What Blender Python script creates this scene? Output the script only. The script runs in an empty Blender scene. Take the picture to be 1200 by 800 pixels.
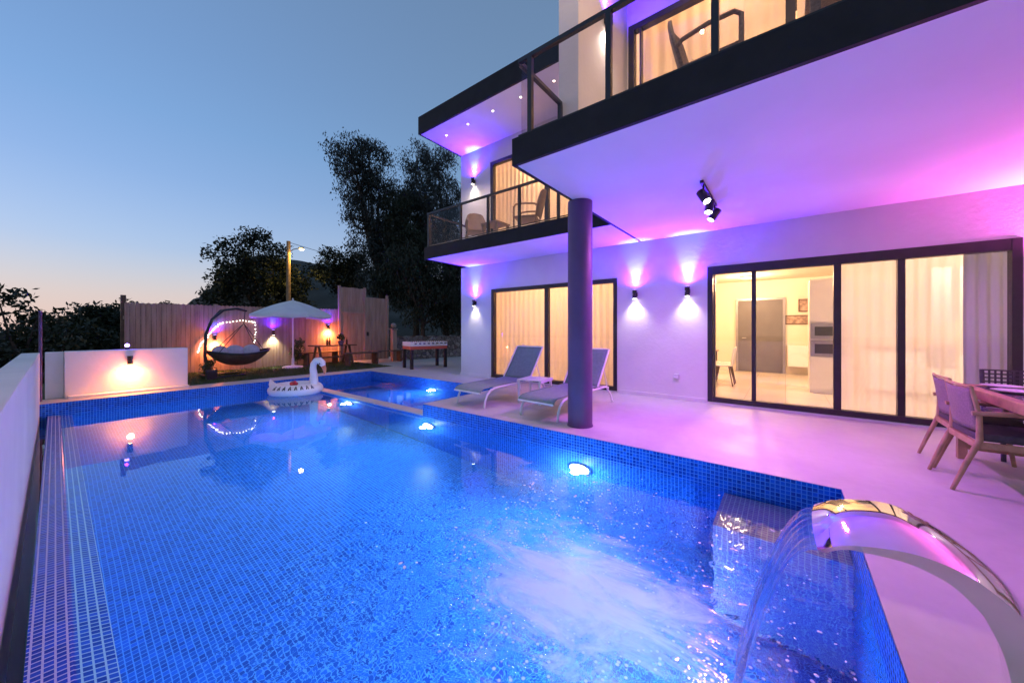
import bpy, bmesh, math, random
import numpy as np
from mathutils import Vector, Matrix
random.seed(7); RNG = np.random.default_rng(11)
S = bpy.context.scene
COL = S.collection
PI = math.pi
def R(d): return math.radians(d)

# ------------------------------------------------------------------ materials
def new_mat(name):
    m = bpy.data.materials.new(name); m.use_nodes = True
    nt = m.node_tree
    for n in list(nt.nodes): nt.nodes.remove(n)
    out = nt.nodes.new('ShaderNodeOutputMaterial')
    return m, nt, out
def N(nt, t, **kw):
    n = nt.nodes.new(t)
    for k, v in kw.items(): setattr(n, k, v)
    return n
def L(nt, a, b): nt.links.new(a, b)
def c4(c): return (c[0], c[1], c[2], 1)
def ramp(nt, fac, stops):
    r = N(nt, 'ShaderNodeValToRGB')
    e = r.color_ramp.elements
    while len(e) < len(stops): e.new(0.5)
    for i, (p, c) in enumerate(stops): e[i].position = p; e[i].color = c4(c)
    L(nt, fac, r.inputs[0]); return r.outputs[0]
def noise(nt, scale, detail=4, rough=.55, vec=None, dist=0):
    n = N(nt, 'ShaderNodeTexNoise'); n.inputs['Scale'].default_value = scale
    n.inputs['Detail'].default_value = detail; n.inputs['Roughness'].default_value = rough
    n.inputs['Distortion'].default_value = dist
    if vec is None:
        tc = N(nt, 'ShaderNodeTexCoord'); vec = tc.outputs['Object']
    L(nt, vec, n.inputs['Vector']); return n.outputs[0]
def bump(nt, h, strength=.2, dist=.01):
    b = N(nt, 'ShaderNodeBump'); b.inputs['Strength'].default_value = strength
    b.inputs['Distance'].default_value = dist; L(nt, h, b.inputs['Height']); return b.outputs[0]
def pbr(name, col, rough=.5, metal=0, var=.12, scale=6, bmp=0, bscale=60, coat=0, spec=None):
    m, nt, out = new_mat(name)
    p = N(nt, 'ShaderNodeBsdfPrincipled')
    lo = [max(0, c*(1-var)) for c in col]; hi = [min(1, c*(1+var)) for c in col]
    L(nt, ramp(nt, noise(nt, scale), [(.3, lo), (.7, hi)]), p.inputs['Base Color'])
    rr = N(nt, 'ShaderNodeMapRange'); L(nt, noise(nt, scale*2.3), rr.inputs[0])
    rr.inputs[3].default_value = max(.02, rough-.08); rr.inputs[4].default_value = min(1, rough+.08)
    L(nt, rr.outputs[0], p.inputs['Roughness'])
    p.inputs['Metallic'].default_value = metal
    p.inputs['Coat Weight'].default_value = coat
    if bmp: L(nt, bump(nt, noise(nt, bscale, 3), bmp), p.inputs['Normal'])
    L(nt, p.outputs[0], out.inputs[0]); return m
def emit(name, col, s):
    m, nt, out = new_mat(name); e = N(nt, 'ShaderNodeEmission')
    e.inputs[0].default_value = c4(col); e.inputs[1].default_value = s
    L(nt, e.outputs[0], out.inputs[0]); return m
def glass(name, tint=(.97, .98, .98), refl=1.0, ior=1.45):
    m, nt, out = new_mat(name)
    t = N(nt, 'ShaderNodeBsdfTransparent'); t.inputs[0].default_value = c4(tint)
    g = N(nt, 'ShaderNodeBsdfGlossy'); g.inputs['Roughness'].default_value = .015
    f = N(nt, 'ShaderNodeFresnel'); ge = N(nt, 'ShaderNodeNewGeometry'); io = N(nt, 'ShaderNodeMapRange'); L(nt, ge.outputs['Backfacing'], io.inputs[0]); io.inputs[3].default_value = ior; io.inputs[4].default_value = 1/ior; L(nt, io.outputs[0], f.inputs[0])   # thin pane: no inner mirror
    mm = N(nt, 'ShaderNodeMath', operation='MULTIPLY'); L(nt, f.outputs[0], mm.inputs[0]); mm.inputs[1].default_value = refl
    x = N(nt, 'ShaderNodeMixShader'); L(nt, mm.outputs[0], x.inputs[0]); L(nt, t.outputs[0], x.inputs[1]); L(nt, g.outputs[0], x.inputs[2])
    L(nt, x.outputs[0], out.inputs[0]); return m
def brick(nt, vec, w, h, mort, c1, c2, cm, offset=0.0, smooth=.1):
    b = N(nt, 'ShaderNodeTexBrick', offset=offset, squash=1.0)
    L(nt, vec, b.inputs['Vector'])
    for k, v in (('Color1', c4(c1)), ('Color2', c4(c2)), ('Mortar', c4(cm)), ('Scale', 1), ('Mortar Size', mort), ('Mortar Smooth', smooth), ('Bias', 0), ('Brick Width', w), ('Row Height', h)):
        b.inputs[k].default_value = v
    return b
def tile_mat(name, pitch=.036, c1=(.002, .035, .34), c2=(.009, .125, .70), grout=(.09, .32, .78), mort=.0034):
    m, nt, out = new_mat(name)
    uv = N(nt, 'ShaderNodeUVMap')
    b = brick(nt, uv.outputs[0], pitch, pitch, mort, c1, c2, grout)
    p = N(nt, 'ShaderNodeBsdfPrincipled'); L(nt, b.outputs[0], p.inputs['Base Color'])
    mr = N(nt, 'ShaderNodeMapRange'); L(nt, b.outputs[1], mr.inputs[0]); mr.inputs[3].default_value = .22; mr.inputs[4].default_value = .7; p.inputs['Specular IOR Level'].default_value = .22
    L(nt, mr.outputs[0], p.inputs['Roughness'])
    inv = N(nt, 'ShaderNodeMath', operation='SUBTRACT'); inv.inputs[0].default_value = 1; L(nt, b.outputs[1], inv.inputs[1])
    L(nt, bump(nt, inv.outputs[0], .35, .003), p.inputs['Normal'])
    L(nt, p.outputs[0], out.inputs[0]); return m
M_VIOLET_LIT = dict(c1=(.40, .28, .68), c2=(.50, .36, .78), grout=(.80, .76, .90))  # violet light on the submerged step is put into these tile colours
def curtain_mat(name, col, see=.1, trans=.55):
    m, nt, out = new_mat(name)
    tc = N(nt, 'ShaderNodeTexCoord'); mp = N(nt, 'ShaderNodeMapping'); mp.inputs['Scale'].default_value = (1, 1, .03)
    L(nt, tc.outputs['Object'], mp.inputs[0])
    cc = ramp(nt, noise(nt, 14, 4, .6, mp.outputs[0]), [(.3, [c*.96 for c in col]), (.7, col)])
    d = N(nt, 'ShaderNodeBsdfDiffuse'); L(nt, cc, d.inputs[0])
    t = N(nt, 'ShaderNodeBsdfTranslucent'); L(nt, cc, t.inputs[0])
    a = N(nt, 'ShaderNodeMixShader'); a.inputs[0].default_value = trans; L(nt, d.outputs[0], a.inputs[1]); L(nt, t.outputs[0], a.inputs[2])
    tr = N(nt, 'ShaderNodeBsdfTransparent')
    x = N(nt, 'ShaderNodeMixShader'); x.inputs[0].default_value = see; L(nt, a.outputs[0], x.inputs[1]); L(nt, tr.outputs[0], x.inputs[2])
    L(nt, x.outputs[0], out.inputs[0]); return m
def leaf_mat(name, c1, c2):
    m, nt, out = new_mat(name)
    p = N(nt, 'ShaderNodeBsdfPrincipled'); cc = ramp(nt, noise(nt, 1.6, 5, .7), [(.3, c1), (.7, c2)])
    L(nt, cc, p.inputs['Base Color']); p.inputs['Roughness'].default_value = .55
    t = N(nt, 'ShaderNodeBsdfTranslucent'); L(nt, cc, t.inputs[0])
    x = N(nt, 'ShaderNodeMixShader'); x.inputs[0].default_value = .25; L(nt, p.outputs[0], x.inputs[1]); L(nt, t.outputs[0], x.inputs[2])
    L(nt, x.outputs[0], out.inputs[0]); return m

M = {}
M['stucco'] = pbr('white_stucco', (.76, .74, .74), .85, var=.07, scale=.9, bmp=.35, bscale=14)
M['ceil'] = pbr('ceiling_paint', (.80, .78, .79), .85, var=.05, scale=.7, bmp=.30, bscale=5)
M['dark'] = pbr('charcoal_paint', (.012, .010, .014), .8, var=.25, scale=3, bmp=.08)
M['alu'] = pbr('dark_aluminium', (.022, .017, .022), .35, var=.2, scale=8)
M['plum'] = pbr('dark_column_paint', (.10, .05, .14), .5, var=.12, scale=3, bmp=.1, bscale=120)
M['chrome'] = pbr('polished_steel', (.88, .87, .86), .02, 1, var=.02, scale=3)
M['steel'] = pbr('brushed_steel', (.5, .5, .52), .3, 1, var=.05, scale=20)
M['black'] = pbr('black_metal', (.014, .013, .015), .4, var=.2)
M['white_metal'] = pbr('white_powder_coat', (.78, .77, .78), .4, var=.04)
M['sling'] = pbr('grey_sling_fabric', (.19, .26, .23), .75, var=.1, scale=20, bmp=.3, bscale=300)
M['rattan'] = pbr('brown_rattan', (.27, .19, .15), .6, var=.3, scale=60, bmp=.5, bscale=180)
M['oak'] = pbr('warm_wood', (.42, .25, .14), .5, var=.25, scale=9, bmp=.15, bscale=40)
M['wood_dark'] = pbr('dark_timber', (.11, .065, .04), .65, var=.35, scale=7, bmp=.3, bscale=30)
M['pole_wood'] = pbr('weathered_pole_wood', (.30, .20, .12), .8, var=.3, scale=8, bmp=.3, bscale=40)
M['weave'] = pbr('woven_rope', (.25, .18, .19), .8, var=.2, scale=80, bmp=.5, bscale=200)
M['cushion'] = pbr('dark_cushion', (.075, .06, .075), .85, var=.2, scale=30, bmp=.2, bscale=200)
M['cush_lilac'] = pbr('pale_swing_cushion', (.5, .46, .52), .85, var=.15, scale=12, bmp=.25, bscale=60)
M['canvas'] = pbr('white_canvas', (.72, .70, .72), .8, var=.06, scale=3, bmp=.15, bscale=120)
M['vinyl'] = pbr('white_vinyl', (.80, .78, .80), .3, var=.04, scale=5)
M['vinyl_orange'] = pbr('orange_vinyl', (.65, .22, .10), .35)
M['vinyl_black'] = pbr('black_vinyl', (.015, .014, .016), .4)
M['vinyl_red'] = pbr('red_vinyl', (.5, .03, .04), .4)
M['foos_white'] = pbr('foosball_white', (.75, .73, .74), .4, var=.04)
M['foos_red'] = pbr('foosball_red', (.55, .09, .05), .45, var=.08)
M['felt'] = pbr('green_felt', (.05, .22, .08), .8)
M['cream'] = pbr('cream_wall_paint', (.80, .72, .58), .8, var=.03, scale=1)
M['lacquer'] = pbr('white_lacquer', (.82, .80, .76), .25, var=.02)
M['door_grey'] = pbr('grey_door_laminate', (.13, .125, .135), .5, var=.1, scale=3)
M['oven'] = pbr('black_oven_glass', (.03, .03, .035), .15)
M['steel_d'] = pbr('appliance_steel', (.35, .34, .36), .35, .6)
M['pic'] = pbr('framed_print', (.35, .24, .18), .6, var=.6, scale=11)
M['table_dark'] = pbr('dark_table_top', (.12, .10, .12), .25)
M['pottery'] = pbr('glazed_pot', (.25, .16, .22), .4)
M['bark'] = pbr('tree_bark', (.06, .045, .035), .9, var=.3, scale=6, bmp=.6, bscale=25)
M['bottle'] = pbr('brown_bottle_glass', (.05, .025, .012), .12)
M['plastic_grey'] = pbr('grey_plastic', (.5, .5, .52), .5)
M['china'] = pbr('white_china', (.82, .81, .8), .18, var=.02)
M['glass'] = glass('window_glass')
M['railglass'] = glass('smoked_railing_glass', (.93, .91, .92), .3)
M['curtain_warm'] = curtain_mat('lined_curtain', (.86, .78, .66), .06)
M['gather'] = curtain_mat('gathered_curtain', (.84, .80, .84), .0, .05)
M['sheer'] = curtain_mat('sheer_curtain', (.90, .86, .84), .24)
M['tile'] = tile_mat('blue_mosaic_tile')
M['tile_sill'] = tile_mat('pale_grout_mosaic_tile', c1=(.006, .03, .34), c2=(.02, .08, .6), grout=(.46, .50, .72), mort=.0038)
M['tile_violet_lit'] = tile_mat('violet_lit_mosaic_tile', **M_VIOLET_LIT)
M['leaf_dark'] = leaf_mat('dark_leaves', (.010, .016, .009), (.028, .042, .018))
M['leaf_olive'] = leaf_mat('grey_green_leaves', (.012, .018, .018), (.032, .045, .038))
M['leaf_mid'] = leaf_mat('green_leaves', (.035, .06, .02), (.08, .12, .04))
M['grass'] = leaf_mat('grass_blades', (.03, .06, .015), (.09, .13, .035))
M['lens_white'] = emit('white_lamp_lens', (1, .93, .8), 14)
M['lens_warm'] = emit('warm_lamp_lens', (1, .55, .18), 14)
M['lens_violet'] = emit('violet_lamp_lens', (.35, .18, 1), 10)
M['lens_pool'] = emit('pool_lamp_lens', (.75, .95, 1), 22)
M['bulb'] = emit('fairy_bulb', (1, .86, .75), 6)
M['dl'] = emit('downlight_lens', (1, .82, .66), 9)
M['lens_street'] = emit('street_lamp_lens', (1, .72, .22), 16)

def deck_mat():
    m, nt, out = new_mat('smooth_terrace_concrete')
    p = N(nt, 'ShaderNodeBsdfPrincipled')
    n1 = noise(nt, .55, 6, .6, dist=.6); n2 = noise(nt, 9, 5, .65)
    a = N(nt, 'ShaderNodeMath', operation='MULTIPLY_ADD'); L(nt, n2, a.inputs[0]); a.inputs[1].default_value = .38; L(nt, n1, a.inputs[2])
    cc = ramp(nt, a.outputs[0], [(.35, (.40, .37, .36)), (.70, (.50, .47, .46)), (1.0, (.58, .55, .54))])
    L(nt, cc, p.inputs['Base Color'])
    r = N(nt, 'ShaderNodeMapRange'); L(nt, noise(nt, 1.3, 5, .6), r.inputs[0]); r.inputs[1].default_value = .30; r.inputs[2].default_value = .72; r.inputs[3].default_value = .34; r.inputs[4].default_value = .62
    L(nt, r.outputs[0], p.inputs['Roughness'])
    L(nt, bump(nt, noise(nt, 40, 5, .6), .12, .006), p.inputs['Normal'])
    L(nt, p.outputs[0], out.inputs[0]); return m
M['deck'] = deck_mat()
def terrain_mat():
    m, nt, out = new_mat('dry_hill_soil')
    p = N(nt, 'ShaderNodeBsdfPrincipled'); p.inputs['Roughness'].default_value = .95
    L(nt, ramp(nt, noise(nt, .6, 8, .65), [(.3, (.010, .013, .007)), (.55, (.020, .020, .012)), (.75, (.032, .028, .02))]), p.inputs['Base Color'])
    L(nt, bump(nt, noise(nt, 3, 6, .6), .6, .1), p.inputs['Normal']); L(nt, p.outputs[0], out.inputs[0]); return m
M['terrain'] = terrain_mat()
def lawn_mat():
    m, nt, out = new_mat('short_lawn')
    p = N(nt, 'ShaderNodeBsdfPrincipled'); p.inputs['Roughness'].default_value = .9
    L(nt, ramp(nt, noise(nt, 3, 8, .7), [(.3, (.03, .045, .015)), (.6, (.055, .08, .022)), (.8, (.10, .09, .05))]), p.inputs['Base Color'])
    L(nt, bump(nt, noise(nt, 60, 4, .6), .8, .02), p.inputs['Normal']); L(nt, p.outputs[0], out.inputs[0]); return m
M['lawn'] = lawn_mat()
def fence_mat():
    m, nt, out = new_mat('pale_fence_boards')
    tc = N(nt, 'ShaderNodeTexCoord'); mp = N(nt, 'ShaderNodeMapping'); mp.inputs['Scale'].default_value = (6, 6, .5); L(nt, tc.outputs['Object'], mp.inputs[0])
    p = N(nt, 'ShaderNodeBsdfPrincipled'); p.inputs['Roughness'].default_value = .75
    a = noise(nt, 1.5, 6, .65, mp.outputs[0]); 
    L(nt, ramp(nt, a, [(.25, (.22, .13, .095)), (.5, (.38, .25, .19)), (.75, (.48, .34, .27))]), p.inputs['Base Color'])
    L(nt, bump(nt, a, .4, .01), p.inputs['Normal']); L(nt, p.outputs[0], out.inputs[0]); return m
M['fence'] = fence_mat()
def stone_mat():
    m, nt, out = new_mat('rubble_stone')
    tc = N(nt, 'ShaderNodeTexCoord'); v = N(nt, 'ShaderNodeTexVoronoi', feature='DISTANCE_TO_EDGE'); v.inputs['Scale'].default_value = 5; L(nt, tc.outputs['Object'], v.inputs['Vector'])
    vc = N(nt, 'ShaderNodeTexVoronoi'); vc.inputs['Scale'].default_value = 5; L(nt, tc.outputs['Object'], vc.inputs['Vector'])
    p = N(nt, 'ShaderNodeBsdfPrincipled'); p.inputs['Roughness'].default_value = .9
    base = ramp(nt, vc.outputs[1], [(.1, (.14, .11, .10)), (.9, (.34, .28, .25))])
    e = ramp(nt, v.outputs[0], [(.0, (0.25,)*3), (.08, (1,)*3)])
    mx = N(nt, 'ShaderNodeMix', data_type='RGBA', blend_type='MULTIPLY'); mx.inputs[0].default_value = 1; L(nt, base, mx.inputs[6]); L(nt, e, mx.inputs[7])
    L(nt, mx.outputs[2], p.inputs['Base Color']); L(nt, bump(nt, v.outputs[0], 1, .06), p.inputs['Normal']); L(nt, p.outputs[0], out.inputs[0]); return m
M['stone'] = stone_mat()
def floor_mat():
    m, nt, out = new_mat('cream_floor_tiles')
    uv = N(nt, 'ShaderNodeUVMap'); b = brick(nt, uv.outputs[0], .6, .6, .004, (.66, .60, .52), (.72, .66, .58), (.45, .4, .35))
    p = N(nt, 'ShaderNodeBsdfPrincipled'); L(nt, b.outputs[0], p.inputs['Base Color']); p.inputs['Roughness'].default_value = .22
    L(nt, p.outputs[0], out.inputs[0]); return m
M['floor'] = floor_mat()
def water_mat(foam=True):
    m, nt, out = new_mat('pool_water' if foam else 'channel_water')
    tc = N(nt, 'ShaderNodeTexCoord'); P = tc.outputs['Object']
    g = N(nt, 'ShaderNodeBsdfGlass'); g.inputs['IOR'].default_value = 1.33; g.inputs['Roughness'].default_value = 0.0
    g.inputs['Color'].default_value = (.86, .97, 1, 1)
    # ripples: a calm wide swell plus fine chop that grows towards the fall of the spout
    d = N(nt, 'ShaderNodeVectorMath', operation='DISTANCE'); L(nt, P, d.inputs[0]); d.inputs[1].default_value = (1.95, .75, -.23)
    amp = N(nt, 'ShaderNodeMapRange'); L(nt, d.outputs['Value'], amp.inputs[0]); amp.inputs[1].default_value = .5; amp.inputs[2].default_value = 3.2; amp.inputs[1].default_value = .3; amp.inputs[2].default_value = 2.2; amp.inputs[3].default_value = .6; amp.inputs[4].default_value = .004
    n1 = noise(nt, 1.1, 2, .5, P); n2 = noise(nt, 7, 3, .55, P, .5)
    mul = N(nt, 'ShaderNodeMath', operation='MULTIPLY'); L(nt, n2, mul.inputs[0]); L(nt, amp.outputs[0], mul.inputs[1])
    ad = N(nt, 'ShaderNodeMath', operation='ADD'); L(nt, mul.outputs[0], ad.inputs[0])
    m1 = N(nt, 'ShaderNodeMath', operation='MULTIPLY'); L(nt, n1, m1.inputs[0]); m1.inputs[1].default_value = .16; L(nt, m1.outputs[0], ad.inputs[1])
    nb = bump(nt, ad.outputs[0], .55, .035)
    L(nt, nb, g.inputs['Normal'])
    if not foam:
        L(nt, g.outputs[0], out.inputs[0]); return m
    # aerated water and foam streaks thrown out from the fall
    sep = N(nt, 'ShaderNodeSeparateXYZ'); L(nt, P, sep.inputs[0])
    mp = N(nt, 'ShaderNodeMapping'); mp.vector_type = 'POINT'
    mp.inputs['Location'].default_value = (0, 0, 0); mp.inputs['Rotation'].default_value = (0, 0, R(8)); mp.inputs['Scale'].default_value = (2.1, .75, 1)
    L(nt, P, mp.inputs[0])
    big = noise(nt, 2.1, 10, .68, mp.outputs[0], 1.5)
    dd = N(nt, 'ShaderNodeVectorMath', operation='SUBTRACT'); L(nt, P, dd.inputs[0]); dd.inputs[1].default_value = (1.90, .92, -.23)
    sc = N(nt, 'ShaderNodeVectorMath', operation='MULTIPLY'); L(nt, dd.outputs[0], sc.inputs[0]); sc.inputs[1].default_value = (1 / 1.08, 1 / 1.42, 1)
    ln = N(nt, 'ShaderNodeVectorMath', operation='LENGTH'); L(nt, sc.outputs[0], ln.inputs[0])
    fall = N(nt, 'ShaderNodeMapRange'); L(nt, ln.outputs['Value'], fall.inputs[0]); fall.inputs[1].default_value = .1; fall.inputs[2].default_value = 1.25; fall.inputs[3].default_value = .40; fall.inputs[4].default_value = -.42
    s = N(nt, 'ShaderNodeMath', operation='ADD'); L(nt, big, s.inputs[0]); L(nt, fall.outputs[0], s.inputs[1])
    f1 = N(nt, 'ShaderNodeMapRange'); f1.interpolation_type = 'SMOOTHSTEP'; L(nt, s.outputs[0], f1.inputs[0]); f1.inputs[1].default_value = .47; f1.inputs[2].default_value = .92; f1.inputs[3].default_value = 0; f1.inputs[4].default_value = .74
    # flecks of froth
    vor = N(nt, 'ShaderNodeTexVoronoi'); vor.inputs['Scale'].default_value = 26; L(nt, P, vor.inputs['Vector'])
    fl = N(nt, 'ShaderNodeMapRange'); L(nt, vor.outputs[0], fl.inputs[0]); fl.inputs[1].default_value = .16; fl.inputs[2].default_value = .30; fl.inputs[3].default_value = .7; fl.inputs[4].default_value = 0
    n3 = noise(nt, 3.2, 4, .6, P, .8)
    gate = N(nt, 'ShaderNodeMapRange'); gs = N(nt, 'ShaderNodeMath', operation='ADD'); L(nt, n3, gs.inputs[0]); L(nt, fall.outputs[0], gs.inputs[1])
    L(nt, gs.outputs[0], gate.inputs[0]); gate.inputs[1].default_value = .45; gate.inputs[2].default_value = .6
    fm = N(nt, 'ShaderNodeMath', operation='MULTIPLY'); L(nt, fl.outputs[0], fm.inputs[0]); L(nt, gate.outputs[0], fm.inputs[1])
    mxx = N(nt, 'ShaderNodeMath', operation='MAXIMUM'); L(nt, f1.outputs[0], mxx.inputs[0]); L(nt, fm.outputs[0], mxx.inputs[1])
    di = N(nt, 'ShaderNodeBsdfDiffuse'); di.inputs[0].default_value = (.82, .84, .9, 1)
    tl = N(nt, 'ShaderNodeBsdfTranslucent'); tl.inputs[0].default_value = (.72, .86, .95, 1)
    fo = N(nt, 'ShaderNodeMixShader'); fo.inputs[0].default_value = .18; L(nt, di.outputs[0], fo.inputs[1]); L(nt, tl.outputs[0], fo.inputs[2])
    x = N(nt, 'ShaderNodeMixShader'); L(nt, mxx.outputs[0], x.inputs[0]); L(nt, g.outputs[0], x.inputs[1]); L(nt, fo.outputs[0], x.inputs[2])
    L(nt, x.outputs[0], out.inputs[0]); return m
M['water'] = water_mat()
M['water2'] = water_mat(False)
def sheet_mat():
    m, nt, out = new_mat('falling_water')
    g = N(nt, 'ShaderNodeBsdfGlass'); g.inputs['IOR'].default_value = 1.33; g.inputs['Roughness'].default_value = .02
    tc = N(nt, 'ShaderNodeTexCoord'); mp = N(nt, 'ShaderNodeMapping'); mp.inputs['Scale'].default_value = (5, 2, 2); L(nt, tc.outputs['Object'], mp.inputs[0])
    n = noise(nt, 3, 4, .6, mp.outputs[0], .6)
    L(nt, bump(nt, n, .4, .02), g.inputs['Normal'])
    di = N(nt, 'ShaderNodeBsdfTranslucent'); di.inputs[0].default_value = (.8, .86, .95, 1)
    tr = N(nt, 'ShaderNodeBsdfTransparent')
    f = N(nt, 'ShaderNodeMapRange'); L(nt, n, f.inputs[0]); f.inputs[1].default_value = .5; f.inputs[2].default_value = .8; f.inputs[3].default_value = .03; f.inputs[4].default_value = .4
    y = N(nt, 'ShaderNodeMixShader'); y.inputs[0].default_value = .45; L(nt, g.outputs[0], y.inputs[1]); L(nt, tr.outputs[0], y.inputs[2])
    x = N(nt, 'ShaderNodeMixShader'); L(nt, f.outputs[0], x.inputs[0]); L(nt, y.outputs[0], x.inputs[1]); L(nt, di.outputs[0], x.inputs[2])
    L(nt, x.outputs[0], out.inputs[0]); return m
M['fall'] = sheet_mat()

# ------------------------------------------------------------------ mesh building
class MB:
    def __init__(s): s.bm = bmesh.new()
    def box(s, x0, x1, y0, y1, z0, z1, bev=0, rot=None, c=None):
        t = bmesh.new()
        vs = [t.verts.new((x, y, z)) for z in (z0, z1) for y in (y0, y1) for x in (x0, x1)]
        for f in ((0, 2, 3, 1), (4, 5, 7, 6), (0, 1, 5, 4), (2, 6, 7, 3), (0, 4, 6, 2), (1, 3, 7, 5)): t.faces.new([vs[i] for i in f])
        if bev: bmesh.ops.bevel(t, geom=t.edges[:], offset=bev, segments=2, affect='EDGES', profile=.6)
        s.join(t, rot, c); return s
    def join(s, t, rot=None, c=None):
        if rot is not None: bmesh.ops.transform(t, matrix=rot, verts=t.verts)
        if c is not None: bmesh.ops.translate(t, vec=c, verts=t.verts)
        mp = {v: s.bm.verts.new(v.co) for v in t.verts}
        for f in t.faces:
            try: s.bm.faces.new([mp[v] for v in f.verts])
            except ValueError: pass
        t.free()
    def tube(s, pts, r, seg=8, closed=False, cap=True):
        pts = [Vector(p) for p in pts]; n = len(pts)
        rs = r if isinstance(r, (list, tuple)) else [r]*n
        rings = []; prev = None
        for i, p in enumerate(pts):
            if closed: d = pts[(i+1) % n]-pts[i-1]
            else: d = pts[min(i+1, n-1)]-pts[max(i-1, 0)]
            d.normalize()
            if prev is None:
                a = Vector((0, 0, 1)) if abs(d.z) < .9 else Vector((1, 0, 0)); u = d.cross(a).normalized()
            else:
                u = prev-d*prev.dot(d)
                u = u.normalized() if u.length > 1e-5 else d.orthogonal().normalized()
            prev = u; w = d.cross(u)
            rings.append([s.bm.verts.new(p+(u*math.cos(2*PI*k/seg)+w*math.sin(2*PI*k/seg))*rs[i]) for k in range(seg)])
        m = n if closed else n-1
        for i in range(m):
            a, b = rings[i], rings[(i+1) % n]
            for k in range(seg): s.bm.faces.new((a[k], a[(k+1) % seg], b[(k+1) % seg], b[k]))
        if cap and not closed:
            s.bm.faces.new(rings[0][::-1]); s.bm.faces.new(rings[-1])
        return s
    def cyl(s, p0, p1, r0, r1=None, seg=16): return s.tube([p0, p1], [r0, r0 if r1 is None else r1], seg)
    def lathe(s, prof, c=(0, 0, 0), seg=24, sx=1, sy=1):
        rings = []
        for r, z in prof:
            rings.append([s.bm.verts.new((c[0]+sx*r*math.cos(2*PI*k/seg), c[1]+sy*r*math.sin(2*PI*k/seg), c[2]+z)) for k in range(seg)])
        for a, b in zip(rings, rings[1:]):
            for k in range(seg): s.bm.faces.new((a[k], a[(k+1) % seg], b[(k+1) % seg], b[k]))
        if prof[0][0] > 1e-4: s.bm.faces.new(rings[0][::-1])
        if prof[-1][0] > 1e-4: s.bm.faces.new(rings[-1])
        return s
    def grid(s, fn, nu, nv, cu=False):
        V = [[s.bm.verts.new(fn(i/nu, j/nv)) for j in range(nv+1)] for i in range(nu if cu else nu+1)]
        for i in range(nu):
            for j in range(nv):
                a = V[i]; b = V[(i+1) % len(V)]
                s.bm.faces.new((a[j], b[j], b[j+1], a[j+1]))
        return s
    def sphere(s, c, rx, ry=None, rz=None, seg=16, rings=10):
        ry = rx if ry is None else ry; rz = rx if rz is None else rz
        t = bmesh.new(); bmesh.ops.create_uvsphere(t, u_segments=seg, v_segments=rings, radius=1)
        bmesh.ops.scale(t, vec=(rx, ry, rz), verts=t.verts); s.join(t, None, c); return s
    def quad(s, a, b, c, d): s.bm.faces.new([s.bm.verts.new(p) for p in (a, b, c, d)]); return s
    def prism(s, poly, axis, a0, a1):
        def mk(p, a): return {'x': (a, p[0], p[1]), 'y': (p[0], a, p[1]), 'z': (p[0], p[1], a)}[axis]
        A = [s.bm.verts.new(mk(p, a0)) for p in poly]; B = [s.bm.verts.new(mk(p, a1)) for p in poly]; n = len(poly)
        s.bm.faces.new(A[::-1]); s.bm.faces.new(B)
        for i in range(n): s.bm.faces.new((A[i], A[(i+1) % n], B[(i+1) % n], B[i]))
        return s
    def build(s, name, mat, parent=None, smooth=False, world=False, fixn=True, solid=0):
        bm = s.bm
        bmesh.ops.remove_doubles(bm, verts=bm.verts, dist=1e-6)
        if fixn: bmesh.ops.recalc_face_normals(bm, faces=bm.faces)
        uvl = bm.loops.layers.uv.new('UVMap')
        for f in bm.faces:
            n = f.normal; ax = max(range(3), key=lambda i: abs(n[i]))
            for l in f.loops:
                co = l.vert.co
                l[uvl].uv = ((co.y, co.z), (co.x, co.z), (co.x, co.y))[ax]
            f.smooth = smooth
        if world and parent is not None:
            bmesh.ops.translate(bm, vec=-parent.location, verts=bm.verts)
        me = bpy.data.meshes.new(name); bm.to_mesh(me); bm.free()
        me.materials.append(M[mat] if isinstance(mat, str) else mat)
        if smooth:
            try: me.set_sharp_from_angle(angle=R(40))
            except Exception: pass
        o = bpy.data.objects.new(name, me); COL.objects.link(o)
        if parent is not None: o.parent = parent
        if solid:
            md = o.modifiers.new('thick', 'SOLIDIFY'); md.thickness = solid; md.offset = 0
        return o
def tag(o, label=None, cat=None, group=None, kind=None):
    if label: o['label'] = label
    if cat: o['category'] = cat
    if group: o['group'] = group
    if kind: o['kind'] = kind
    return o
def thing(name, label, cat, loc=(0, 0, 0), rz=0, group=None):
    o = bpy.data.objects.new(name, None); COL.objects.link(o); o.empty_display_size = .2
    o.location = loc; o.rotation_euler = (0, 0, rz)
    return tag(o, label, cat, group)
def copy_thing(root, loc, rz=None, label=None):
    r = root.copy(); COL.objects.link(r); r.location = loc
    if rz is not None: r.rotation_euler = (0, 0, rz)
    if label: r['label'] = label
    for ch in list(root.children):
        c = ch.copy(); COL.objects.link(c); c.parent = r
        for g in list(ch.children):
            d = g.copy(); COL.objects.link(d); d.parent = c
    return r
def struct(mb, name, mat, **kw): return tag(mb.build(name, mat, **kw), kind='structure')
def light(kind, name, loc, energy, col, size=.05, parent=None, aim=None, cone=80, blend=.6):
    d = bpy.data.lights.new(name, kind); d.energy = energy; d.color = col
    if kind in ('POINT', 'SPOT'): d.shadow_soft_size = size
    if kind == 'AREA': d.size = size
    if kind == 'SPOT': d.spot_size = R(cone); d.spot_blend = blend
    o = bpy.data.objects.new(name, d); COL.objects.link(o)
    loc = Vector(loc)
    if aim is not None: o.rotation_euler = (Vector(aim)).to_track_quat('-Z', 'Y').to_euler()
    if parent is not None: o.parent = parent; loc = loc-parent.location
    o.location = loc; return o

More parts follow.
